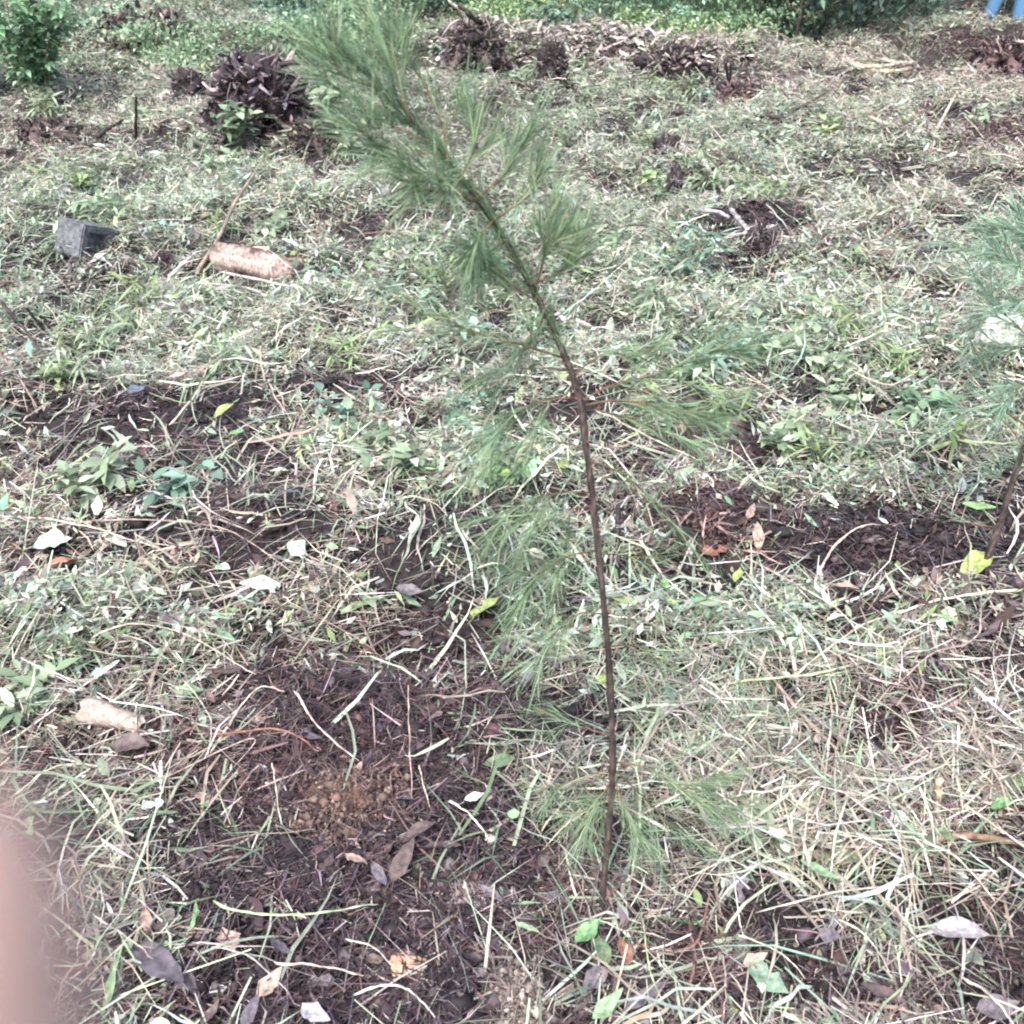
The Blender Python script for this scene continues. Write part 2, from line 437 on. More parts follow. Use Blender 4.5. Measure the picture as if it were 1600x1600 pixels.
def leaf_layer(N, near=True):
    x, y, dep = scatter(N, 1.2 if near else 0.9, 0.5 if near else 1.7, 4.5 if near else 15.5)
    S, G, T, Rb, cl = fields(x, y)
    keep = rng.uniform(0, 1, N) < np.clip(0.35 + 0.8 * G, 0, 1) * np.clip(0.6 + 1.2 * cl, 0.05, 1) * (1 - 0.35 * S)
    x, y, dep, S, G, T, Rb, cl = [a[keep] for a in (x, y, dep, S, G, T, Rb, cl)]
    N = len(x)
    d, side, up = frames(N, 0.45)
    L = np.exp(rng.normal(-4.0 if near else -3.9, 0.45, N)).clip(0.008, 0.08)
    W = L * rng.uniform(0.18, 0.6, N)
    L = L * (1 + 0.05 * dep)
    thick = (0.008 + 0.045 * (1 - S) + (0.035 if not near else 0)) * (0.7 + 1.0 * cl.clip(-0.6, 1))
    z = h(x, y) + rng.uniform(0.1, 1, N) * thick.clip(0.006) + 0.004
    p0 = np.stack([x, y, z], 1) - d * (L / 2)[:, None]
    p0[:, 2] = np.maximum(p0[:, 2], h(p0[:, 0], p0[:, 1]) + 0.003)
    bend = up * (rng.normal(0, 0.25, N) * L)[:, None]
    w = np.stack([0.75 * G * (1 - S), 0.8 * G * (1 - 0.6 * S), 0.5 * G, 0.22 * G, 0.05 + 0.7 * S + 0.2 * Rb, 0.03 + 0.7 * S, 0.25 * T, 0.04 + 0.5 * Rb], 1)
    idx = pick(w, range(8))
    col = colors(idx, [MINT, PALEGREEN, BLUEG, LIME, PURP, DKB, TAN, RUST])
    g = Geo()
    if near:
        ribbons(g, p0, d, side, up, L, W, [0.1, 0.85, 1, 0.7, 0.04], 3, bend, 0.35, col)
    else:
        ribbons(g, p0, d, side, up, L, W, [0.25, 1, 0.12], 2, bend, 0, col)
    o = g.obj('leaf_litter' if near else 'mown_weeds', M_LEAF)
    prop(o, 'small chopped green and brown leaves among the near straw' if near else 'pale green chopped weeds and leaves covering the far plot', 'leaf litter' if near else 'cut weeds', None, 'stuff')

def blade_layer(N):
    """longer, wider pale grass blades tangled over the near straw"""
    x, y, dep = scatter(N, 1.6, 0.55, 5.5)
    S, G, T, Rb, cl = fields(x, y)
    keep = rng.uniform(0, 1, N) < np.clip(0.25 + 0.6 * np.maximum(T, G), 0, 1) * (1 - S.clip(0, .97)) ** 1.6
    x, y, dep, G, T = [a[keep] for a in (x, y, dep, G, T)]; N = len(x)
    d, side, up = frames(N, 0.35)
    L = rng.uniform(0.08, 0.30, N); W = rng.uniform(0.003, 0.0085, N)
    p0 = np.stack([x, y, h(x, y) + rng.uniform(0.01, 0.06, N)], 1) - d * (L / 2)[:, None]
    p0[:, 2] = np.maximum(p0[:, 2], h(p0[:, 0], p0[:, 1]) + 0.005)
    bend = side * (rng.normal(0, 0.4, N) * L)[:, None] + up * (rng.normal(-.1, 0.15, N) * L)[:, None]
    col = colors(pick(np.stack([.8 * G, .7 * G, .8 * T, .5 * T, .3 * G], 1), range(5)), [PALEGREEN, MINT, TAN, CREAM, MIDGREEN], 0.22)
    g = Geo(); ribbons(g, p0, d, side, up, L, W, [0.5, 0.9, 1, 0.85, 0.5, 0.05], 3, bend, 0.3, col, kink=0.03)
    prop(g.obj('grass_blades', M_LEAF), 'long pale grass blades tangled over the near straw', 'cut grass', None, 'stuff')

def crumb_layer(N):
    x, y, dep = scatter(int(N * 7), 1.25, 0.5, 10)
    S, G, T, Rb, cl = fields(x, y)
    keep = rng.uniform(0, 1, len(x)) < (0.10 + 0.9 * S)
    x, y, dep, S, Rb = [a[keep][:N] for a in (x, y, dep, S, Rb)]
    N = len(x)
    r = np.exp(rng.normal(-5.2, 0.5, N)).clip(0.002, 0.017) * (1 + 0.12 * (dep - 1.5).clip(0))
    base = np.array([[1, 0, 0], [0, 1, 0], [-1, 0, 0], [0, -1, 0], [0, 0, 0.8], [0, 0, -0.8]], float)
    v = base[None] * (1 + rng.normal(0, 0.35, (N, 6, 1)))
    th = rng.uniform(0, 6.28, N); c, s = np.cos(th), np.sin(th)
    vx = v[..., 0] * c[:, None] - v[..., 1] * s[:, None]; vy = v[..., 0] * s[:, None] + v[..., 1] * c[:, None]
    st = rng.uniform(1.0, 1.9, N)
    v = np.stack([vx * st[:, None], vy, v[..., 2]], -1) * r[:, None, None]
    v += np.stack([x, y, h(x, y) + r * 0.4 + rng.uniform(0, 0.008, N)], 1)[:, None]
    t = np.array([[0, 1, 4], [1, 2, 4], [2, 3, 4], [3, 0, 4], [1, 0, 5], [2, 1, 5], [3, 2, 5], [0, 3, 5]])
    tt = (t[None] + (np.arange(N) * 6)[:, None, None]).reshape(-1, 3)
    idx = pick(np.stack([1 + 0 * S, 0.5 + 0 * S, 0.12 + 1.4 * Rb, 0.22 + 0 * S], 1), range(4))
    col = colors(idx, [(0.014, 0.011, 0.013), (0.032, 0.024, 0.028), (0.065, 0.042, 0.040), (0.10, 0.083, 0.09)], 0.35)
    g = Geo(); g.add(v.reshape(-1, 3), t=tt, c=np.repeat(col, 6, 0))
    prop(g.obj('soil_crumbs', M_CRUMB, smooth=False), 'dark crumbly humus and clods on the bare patches', 'soil', None, 'stuff')

def fibre_layer(N):
    """fine roots and shreds on the soil patches"""
    x, y, dep = scatter(int(N * 7), 1.25, 0.5, 11)
    S, G, T, Rb, cl = fields(x, y)
    keep = rng.uniform(0, 1, len(x)) < (0.08 + 0.9 * np.maximum(S, Rb * 0.8))
    x, y, dep, S, Rb = [a[keep][:N] for a in (x, y, dep, S, Rb)]
    N = len(x)
    d, side, up = frames(N, 0.3)
    L = np.exp(rng.normal(-3.5, 0.55, N)).clip(0.008, 0.12)
    W = np.exp(rng.normal(-6.4, 0.45, N)).clip(0.0008, 0.006) + 0.0004 * dep; L = L * (1 + 0.1 * dep)
    z = h(x, y) + rng.uniform(0.002, 0.022, N)
    p0 = np.stack([x, y, z], 1) - d * (L / 2)[:, None]
    bend = side * (rng.normal(0, 0.35, N) * L)[:, None]
    idx = pick(np.stack([0.8 + 0 * S, 0.5 + 1.2 * Rb, 0.5 + 0 * S, 0.16 + 0 * S], 1), range(4))
    col = colors(idx, [(0.030, 0.022, 0.027), (0.085, 0.052, 0.054), (0.09, 0.07, 0.083), (0.30, 0.25, 0.25)], 0.35)
    g = Geo(); ribbons(g, p0, d, side, up, L, W, [0.8, 1, 0.4], 2, bend, 0, col, kink=0.10)
    prop(g.obj('root_fibres', M_STRAW), 'thin brown roots and shreds over the dug soil', 'roots', None, 'stuff')

def tuft_layer(N):
    """upright living grass growing through the litter"""
    cx, cy, dep = scatter(N // 9, 1.0, 0.9, 15)
    S, G, T, Rb, cl = fields(cx, cy)
    keep = rng.uniform(0, 1, len(cx)) < np.clip(G * 0.9, 0, 1) * (1 - 0.85 * S)
    cx, cy = cx[keep], cy[keep]
    n = 10
    x = np.repeat(cx, n) + rng.normal(0, 0.03, len(cx) * n); y = np.repeat(cy, n) + rng.normal(0, 0.03, len(cx) * n)
    N = len(x)
    az = rng.uniform(0, 6.28, N); el = rng.uniform(0.5, 1.45, N)
    d = np.stack([np.cos(az) * np.cos(el), np.sin(az) * np.cos(el), np.sin(el)], 1)
    side = nrm(np.cross(d, [0.3, 0.2, 1.0])); up = np.cross(side, d)
    L = rng.uniform(0.05, 0.16, N); W = rng.uniform(0.0025, 0.006, N) + 0.0005 * y
    bend = np.stack([np.cos(az), np.sin(az), -0.9 + 0 * az], 1) * (L * rng.uniform(0.1, 0.6, N))[:, None]
    p0 = np.stack([x, y, h(x, y)], 1)
    idx = pick(np.stack([np.full(N, 1.0), np.full(N, .8), np.full(N, .3), np.full(N, 0.5)], 1), range(4))
    col = colors(idx, [PALEGREEN, BLUEG, MIDGREEN, TAN], 0.2)
    g = Geo(); ribbons(g, p0, d, side, up, L, W, [1, 0.9, 0.12], 2, bend, 0, col)
    prop(g.obj('grass', M_LEAF), 'short living green grass poking through the litter', 'grass', None, 'stuff')

def chip_layer(N):
    """pale bark chips piled on the ridge between the stumps"""
    cx, cy = MOUNDS[0][0], MOUNDS[0][1] - 0.1
    x = cx + rng.uniform(-1.0, 1.1, N) + rng.normal(0, .35, N); y = cy + rng.normal(0, 0.24, N)
    d, side, up = frames(N, 0.33)
    L = np.exp(rng.normal(-2.6, 0.5, N)).clip(.03, .22); W = rng.uniform(0.008, 0.035, N)
    p0 = np.stack([x, y, h(x, y) + rng.uniform(0, 0.09, N)], 1)
    bend = up * (rng.normal(0, 0.2, N) * L)[:, None]
    idx = pick(np.tile([[1.0, .8, .5, .5]], (N, 1)), range(4))
    col = colors(idx, [(0.44, 0.39, 0.36), (0.27, 0.23, 0.22), (0.10, 0.08, 0.08), (0.58, 0.55, 0.51)], 0.25)
    g = Geo(); ribbons(g, p0, d, side, up, L, W, [0.7, 1, 0.6], 2, bend, 0, col)
    prop(g.obj('bark_chips', M_BARK), 'pale bark strips heaped along the ridge between the stumps', 'bark chips', None, 'stuff')

straw_layer(540000)
leaf_layer(32000, True)
leaf_layer(430000, False)
blade_layer(5200)
crumb_layer(44000)
fibre_layer(110000)
tuft_layer(45000)
chip_layer(2200)

# ------------------------------------------------------------------ small builders for single things
def ground_z(x, y):
    return float(h(x, y))

def lump(name, mat, size, parent=None, seed=0, rough=0.25, sub=3, loc=(0, 0, 0), sharp=1.0):
    bm = bmesh.new()
    bmesh.ops.create_icosphere(bm, subdivisions=sub, radius=1.0)
    for v in bm.verts:
        p = v.co.copy()
        k = 1 + rough * mnoise.noise(p * 1.3 + Vector((seed, 3, 1))) + rough * 0.6 * mnoise.noise(p * 3.1 + Vector((seed, 7, 2))) + rough * 0.3 * sharp * mnoise.noise(p * 8 + Vector((5, seed, 2)))
        v.co = Vector((p.x * size[0], p.y * size[1], p.z * size[2])) * k + Vector(loc)
    for f in bm.faces: f.smooth = sub > 2
    me = bpy.data.meshes.new(name); bm.to_mesh(me); bm.free()
    me.materials.append(mat)
    return link(name, me, parent)

LEAF_MESHES = []
def leaf_mesh(kind, seed):
    """a single broad leaf about 1 m long along +X (scaled by its object), folded along the vein, curled, with a stalk"""
    r = np.random.default_rng(seed)
    g = Geo()
    K = 9; t = np.linspace(0, 1, K)
    if kind == 'round': prof = np.sin(np.pi * t ** 0.75) ** 0.6 * 0.46
    elif kind == 'long': prof = np.sin(np.pi * t ** 0.9) ** 0.8 * 0.17
    elif kind == 'blade': prof = np.minimum(1, np.minimum(t * 8, (1 - t) * 2.2)) * 0.07
    elif kind == 'torn': prof = np.sin(np.pi * t ** 0.6) ** 0.5 * 0.24 * (1 + 0.35 * r.normal(0, 1, K))
    else: prof = np.sin(np.pi * t ** 0.8) ** 0.9 * 0.25
    prof = np.maximum(prof, 0.006)
    s = np.array([-1, -0.55, 0, 0.55, 1.0])
    curl = r.uniform(-0.9, 1.5); fold = r.uniform(0.1, 0.55); tw = r.uniform(-0.8, 0.8)
    v = []
    for i in range(K):
        for a in s:
            y = a * prof[i] * (1 + 0.10 * r.normal())
            z = abs(a) * prof[i] * fold + 0.25 * curl * (t[i] - 0.5) ** 2 + 0.02 * r.normal()
            ang = tw * (t[i] - 0.5)
            v.append((t[i] - 0.5 + 0.06 * math.sin(t[i] * 5 + seed) , y * math.cos(ang) - z * math.sin(ang) + 0.10 * curl * (t[i] - .5) ** 2, y * math.sin(ang) + z * math.cos(ang)))
    q = [(i * 5 + j, i * 5 + j + 1, (i + 1) * 5 + j + 1, (i + 1) * 5 + j) for i in range(K - 1) for j in range(4)]
    g.add(v, q=q, c=(0.5, 0.5, 0.5))
    if kind != 'blade':
        tube(g, [(-0.78, 0.03, -0.02), (-0.62, 0.0, 0.02), (-0.47, 0, 0.05)], 0.012, 3, (0.5, 0.5, 0.5))
    me = g.mesh('leaf_' + kind, M_ONE_LEAF)
    return me
LEAFM = {k: [leaf_mesh(k, 10 * i + j) for j in range(5)] for i, k in enumerate(['round', 'oval', 'long', 'blade', 'torn'])}

def put_leaf(u, v, wpx, ang, kind, color, label=None, group=None, name='fallen_leaf', cat='leaf', pitch=0.15, roll=0.2, lift=0.035, seed=None, pos=None, length=None):
    """ang: direction of the leaf in the picture plane turned into a heading on the ground, degrees"""
    if pos is None: pos = P(u, v, lift)
    seed = random.randrange(5) if seed is None else seed
    o = link(name, LEAFM[kind][seed % 5])
    L = length if length else 0.82 * wpx / FPX * depth(pos)
    o.location = pos
    o.rotation_euler = Matrix.Rotation(R(ang), 3, 'Z').to_4x4().to_euler()
    o.rotation_euler = (Matrix.Rotation(R(ang), 4, 'Z') @ Matrix.Rotation(-pitch, 4, 'Y') @ Matrix.Rotation(roll, 4, 'X')).to_euler()
    o.scale = (L, L, L)
    o.color = (*color, 1)
    return prop(o, label, cat, group)

C_MINT = (0.42, 0.53, 0.44); C_WHITE = (0.58, 0.61, 0.54); C_GREEN = (0.14, 0.27, 0.12); C_LIGHT = (0.25, 0.38, 0.22); C_YEL = (0.29, 0.36, 0.13)
C_GREY = (0.15, 0.132, 0.15); C_PURP = (0.06, 0.048, 0.058); C_BROWN = (0.12, 0.09, 0.088); C_ORANGE = (0.26, 0.125, 0.085); C_TAN = (0.38, 0.285, 0.235); C_SILVER = (0.40, 0.385, 0.41)
NAMED_LEAVES = [
 (85, 850, 85, 3, 'torn', C_MINT, 'pale mint torn leaf lying by the upper left pale stem'),
 (182, 846, 55, -25, 'oval', C_WHITE, 'whitish leaf beside the mint torn leaf under a long pale stem'),
 (105, 985, 70, -15, 'torn', C_WHITE, 'crumpled whitish leaf just above the fine green plant'),
 (14, 945, 50, 20, 'oval', C_MINT, 'pale green leaf cut by the left edge above the fine green plant'),
 (163, 1047, 58, 30, 'torn', C_MINT, 'ragged mint leaf above the curled pale bark'),
 (297, 1087, 56, 10, 'round', C_LIGHT, 'smooth round green leaf to the right of the curled pale bark'),
 (466, 857, 46, 60, 'round', C_MINT, 'small round pale leaf on the brown straw heap'),
 (650, 822, 50, 80, 'oval', C_MINT, 'mint leaf hanging in the weeds above the dark hollow'),
 (520, 655, 80, 12, 'torn', C_MINT, 'big pale mint leaf lying behind a small green leaf'),
 (484, 688, 42, 80, 'round', C_GREEN, 'small bright green leaf in front of the big mint leaf'),
 (772, 742, 60, 10, 'round', (0.24, 0.46, 0.14), 'bright green leaf left of the thin pine trunk'),
 (882, 726, 42, 70, 'oval', C_YEL, 'yellow-green leaf touching the thin pine trunk'),
 (350, 640, 45, 40, 'oval', C_YEL, 'olive yellow leaf in the straw above the brown patch'),
 (370, 678, 42, -10, 'oval', C_GREEN, 'dark green leaf just below the olive yellow leaf'),
 (437, 735, 34, 0, 'oval', C_WHITE, 'cream leaf scrap in the straw left of centre'),
 (90, 888, 95, 15, 'oval', C_ORANGE, 'orange-brown leaf below the mint torn leaf'),
 (98, 935, 75, -20, 'oval', C_PURP, 'dark purple curled leaf on the bare patch at the left'),
 (545, 1038, 85, -75, 'oval', C_PURP, 'dark glossy leaf standing in the hollow left of the pine'),
 (640, 925, 62, -10, 'oval', C_GREY, 'lilac grey leaf above the dark hollow'),
 (862, 1037, 66, -75, 'oval', C_GREY, 'upright lilac grey leaf left of the pine trunk'),
 (825, 1052, 56, 85, 'oval', C_GREY, 'grey leaf standing beside the upright lilac leaf'),
 (1185, 838, 62, 80, 'long', C_TAN, 'tan leaf standing at the edge of the right dug patch'),
 (1118, 862, 56, 25, 'torn', C_ORANGE, 'orange-brown leaf below the reddish root heap'),
 (1078, 855, 48, 80, 'long', C_SILVER, 'narrow silvery leaf beside the orange-brown leaf at the root heap'),
 (1325, 918, 60, -10, 'oval', C_TAN, 'tan folded leaf on the right dug patch'),
 (1255, 952, 56, 20, 'torn', C_MINT, 'mint leaf crossed by pale stems below the right dug patch'),
 (1462, 1012, 85, -80, 'oval', C_BROWN, 'large grey-brown leaf under the yellow-green grass stalk'),
 (1445, 920, 44, 60, 'torn', C_ORANGE, 'small orange-brown leaf beneath the long arching stem'),
 (1528, 880, 90, 25, 'oval', C_YEL, 'long yellow-green leaf at the foot of the right sapling'),
 (1205, 1222, 75, -35, 'oval', C_PURP, 'dark folded leaf right of the low pine branch'),
 (1218, 1312, 62, -70, 'torn', C_WHITE, 'crumpled whitish leaf at the tip of the low pine branch'),
 (1402, 1283, 42, 30, 'round', C_WHITE, 'small white leaf beside a pale green one in the right straw'),
 (1425, 1298, 36, -30, 'round', C_LIGHT, 'pale green leaf touching the small white leaf'),
 (1585, 1222, 60, 50, 'round', C_LIGHT, 'round light green leaf at the right edge'),
 (1568, 1258, 58, 25, 'oval', C_GREEN, 'oval green leaf just below the round one at the right edge'),
 (1278, 1362, 80, -25, 'oval', C_LIGHT, 'green leaf lying below the crumpled whitish leaf'),
 (1500, 1455, 105, -10, 'oval', C_SILVER, 'silvery dry leaf in the lower right straw'),
 (1300, 1452, 60, 60, 'torn', C_GREY, 'grey curled leaf under the thin fallen stem at lower right'),
 (802, 1271, 24, 80, 'round', (0.28, 0.52, 0.26), 'tiny round bright green leaf on the dark soil'),
 (742, 1247, 44, 10, 'oval', C_WHITE, 'cream and yellow leaf scrap above the tiny round leaf'),
 (777, 1165, 95, -80, 'blade', C_LIGHT, 'broad green grass blade bending over the soil'),
 (797, 1175, 70, -70, 'blade', C_YEL, 'thin yellow-green blade beside the broad one'),
 (920, 1456, 70, 35, 'oval', C_GREEN, 'bright green leaf in front of the pine foot'),
 (942, 1488, 60, -80, 'oval', (0.12, 0.19, 0.10), 'dull dark green leaf below the bright one at the pine foot'),
 (977, 1488, 52, -75, 'oval', C_ORANGE, 'orange-tipped brown leaf beside the dull green leaf'),
 (948, 1572, 85, 38, 'long', C_LIGHT, 'slender green leaf near the lower edge right of the clod'),
 (1012, 1556, 85, 20, 'long', C_GREY, 'dark grey leaf touching the slender green leaf'),
 (245, 1505, 165, -35, 'long', C_GREY, 'large grey-purple dry leaf at lower left'),
 (175, 1540, 150, 68, 'blade', C_LIGHT, 'long pale green grass blade at lower left'),
 (193, 1442, 60, 45, 'blade', C_LIGHT, 'short cut green blade above the large grey leaf'),
 (228, 1440, 70, -65, 'long', C_TAN, 'cream dry leaf curl above the large grey leaf'),
 (305, 1425, 62, 80, 'blade', C_GREEN, 'upright green blade at the start of the fallen green stem'),
 (322, 1385, 88, -60, 'blade', C_LIGHT, 'twisted green blade leading into the fallen green stem'),
 (492, 1585, 75, -25, 'oval', C_SILVER, 'lilac silver leaf at the bottom edge left of centre'),
 (390, 1582, 70, 75, 'long', C_GREY, 'narrow grey leaf at the bottom edge'),
 (628, 1345, 92, 65, 'long', C_BROWN, 'grey-brown leaf standing in the middle of the dug soil'),
 (592, 1365, 60, -60, 'long', C_GREY, 'narrow grey leaf leaning left of the grey-brown one'),
 (556, 1342, 56, -30, 'long', C_TAN, 'small tan leaf on the dug soil left of the grey-brown one'),
 (655, 1298, 68, 20, 'oval', C_BROWN, 'brown leaf lying behind the grey-brown standing leaf'),
 (690, 1322, 86, -3, 'long', C_BROWN, 'narrow brown leaf lying flat on the dug soil'),
 (355, 1048, 95, 0, 'long', C_BROWN, 'pinkish brown leaf above the round green leaf'),
 (205, 1165, 85, -5, 'oval', C_BROWN, 'dull brown leaf under the curled pale bark'),
 (835, 1430, 78, -85, 'blade', C_LIGHT, 'upright blade of the forked grass left of the pine foot'),
 (828, 1450, 72, -28, 'blade', C_LIGHT, 'lower blade of the forked grass left of the pine foot'),
 (820, 1412, 60, -8, 'blade', C_LIGHT, 'upper blade of the forked grass left of the pine foot'),
 (1180, 1500, 55, 15, 'oval', C_TAN, 'pale tan leaf on the straw right of the root knot'),
 (1200, 1530, 80, -35, 'torn', (0.17, 0.26, 0.19), 'dusty green leaf in the straw at lower right'),
 (1560, 1575, 90, 5, 'oval', C_GREY, 'grey dry leaf near the lower right corner'),
 (1380, 1560, 100, -20, 'oval', C_BROWN, 'brown dry leaf by the bottom edge at the right'),
 (215, 610, 45, 60, 'torn', (0.13, 0.16, 0.20), 'bluish grey leaf sticking up by the left mound'),
 (232, 628, 42, -60, 'blade', C_WHITE, 'white pointed leaf beside the bluish grey one'),
 (575, 940, 120, 25, 'blade', C_LIGHT, 'broad pale blade over the straw above the dark hollow'),
 (1150, 1295, 60, -10, 'blade', C_GREEN, 'cut green blade on the low pine branch'),
 (1340, 1190, 80, 70, 'blade', C_LIGHT, 'pale blade sticking up in the right straw'),
 (760, 950, 66, 40, 'torn', C_YEL, 'yellow-green leaf at the edge of the hollow left of the pine'),
 (1155, 900, 44, 70, 'oval', C_YEL, 'small olive leaf right of the dark stake'),
 (1090, 935, 62, -60, 'torn', C_GREEN, 'green torn leaf between pale stems right of the trunk'),
 (210, 1298, 1, 0, None, None, None),
]
for rec in NAMED_LEAVES:
    if rec[4] is None: continue
    u, v, w, a, kind, colr, lab = rec
    up = kind in ('blade',) and abs(a) > 50
    put_leaf(u, v, w, a * 1.15 if abs(a) < 60 else a, kind, colr, lab, pitch=(0.9 if up else random.uniform(-0.1, 0.35)), roll=random.uniform(-0.5, 0.3), lift=0.045 if not up else 0.05,
             cat='leaf' if kind != 'blade' else 'grass blade', name='fallen_leaf' if kind != 'blade' else 'grass_blade')

# many alike leaves lying in the near litter
def loose_leaves(N, ymax, keepf, pal, kinds, lrange, label, group, lift):
    x, y, dep = scatter(N * 6, 1.7, 0.55, ymax, 0.53, 0.0)
    S, G, T, Rb, cl = fields(x, y)
    idx = [i for i in range(len(x)) if rng.uniform() < keepf(S[i], G[i])][:N]
    for i in idx:
        c = pal[int(rng.integers(len(pal)))]; k = math.exp(rng.normal(0, 0.25))
        put_leaf(0, 0, 0, rng.uniform(0, 360), kinds[int(rng.integers(len(kinds)))], tuple(min(q * k, 0.8) for q in c), label, group,
                 pitch=rng.uniform(-0.5, 0.5), roll=rng.uniform(-0.6, 0.6), pos=(x[i], y[i], float(h(x[i], y[i])) + lift * rng.uniform(0.4, 1)), length=rng.uniform(*lrange))
loose_leaves(125, 3.2, lambda S, G: 0.05 + 0.9 * S, [C_GREY, C_PURP, C_BROWN, C_PURP, C_GREY, C_BROWN, C_TAN], ['oval', 'long', 'torn', 'oval'], (0.022, 0.066),
             'dry dark brown leaf lying loose on the dug soil', 'dry dark leaves on the dug soil', 0.03)
loose_leaves(105, 4.5, lambda S, G: (1 - S) * (0.2 + 0.8 * G), [C_MINT, C_LIGHT, C_MINT, C_GREEN, C_LIGHT, C_YEL], ['round', 'oval', 'torn', 'blade', 'oval'], (0.02, 0.05),
             'cut green leaf lying loose on the straw', 'cut green leaves on the straw', 0.055)

# ------------------------------------------------------------------ stems, twigs and sticks
def stick(pts, wpx, color, label, name='dry_stem', cat='stem', mat=None, lift=0.05, arc=0.02, taper=0.5, n=12, sides=5, jitter=0.06, forks=0, group=None):
    """pts are picture points of both ends and bends, laid on the litter; dz given as third value lifts a point"""
    W = [P(p[0], p[1], p[2] if len(p) > 2 else lift) for p in pts]
    path = smooth_path(W, n)
    path[:, 2] += arc * np.sin(np.linspace(0, np.pi, n))
    r = wpx / FPX * depth(path.mean(0)) * (0.36 if name == 'dry_stem' else 0.45)
    rs = np.random.default_rng(int(abs(pts[0][0]) * 3 + abs(pts[0][1])))
    path = smooth_path(path[::2] if len(path) % 2 else np.r_[path[::2], path[-1:]], n * 2); n = n * 2
    wob = rs.normal(0, 1, (n, 3)); wob[1:-1] = (wob[:-2] + wob[1:-1] + wob[2:]) / 2
    path = path + wob * r * (0.45 if name == 'dry_stem' else 0.12)
    rad = r * np.linspace(1, taper, n) * (1 + 0.16 * rs.normal(0, 1, n)).clip(.6, 1.5); rad[0] *= .5; rad[-1] *= .35; rad[-2] *= .7
    o0 = path[0].copy()
    g = Geo()
    tube(g, path - o0, rad, sides, color, jitter=jitter, seed=int(abs(pts[0][0]) + abs(pts[0][1])))
    g.c[0] = np.clip(np.array(g.c[0]) * np.exp(rs.normal(0, 0.28, (len(g.c[0]), 1))), 0, .75)
    r2 = np.random.default_rng(int(abs(pts[0][0]) * 7 + abs(pts[0][1])))
    for f in range(forks):
        i = int(r2.integers(n // 4, n - 3)); d0 = nrm(path[i + 1] - path[i]); sd_ = nrm(np.cross(d0, [0, 0, 1])) * r2.choice([-1, 1])
        Lf = np.linalg.norm(path[-1] - path[0]) * r2.uniform(0.18, 0.4)
        e = [path[i] - o0, path[i] - o0 + (d0 * .6 + sd_ * .5) * Lf * .5 + [0, 0, 0.01], path[i] - o0 + (d0 * 1.1 + sd_ * 0.75) * Lf + [0, 0, r2.uniform(-0.01, 0.02)]]
        tube(g, smooth_path(e, 6), rad[i] * np.linspace(0.7, 0.3, 6), 4, color, seed=f)
    o = g.obj(name, mat or M_BARK)
    o.location = o0
    return prop(o, label, cat, group)

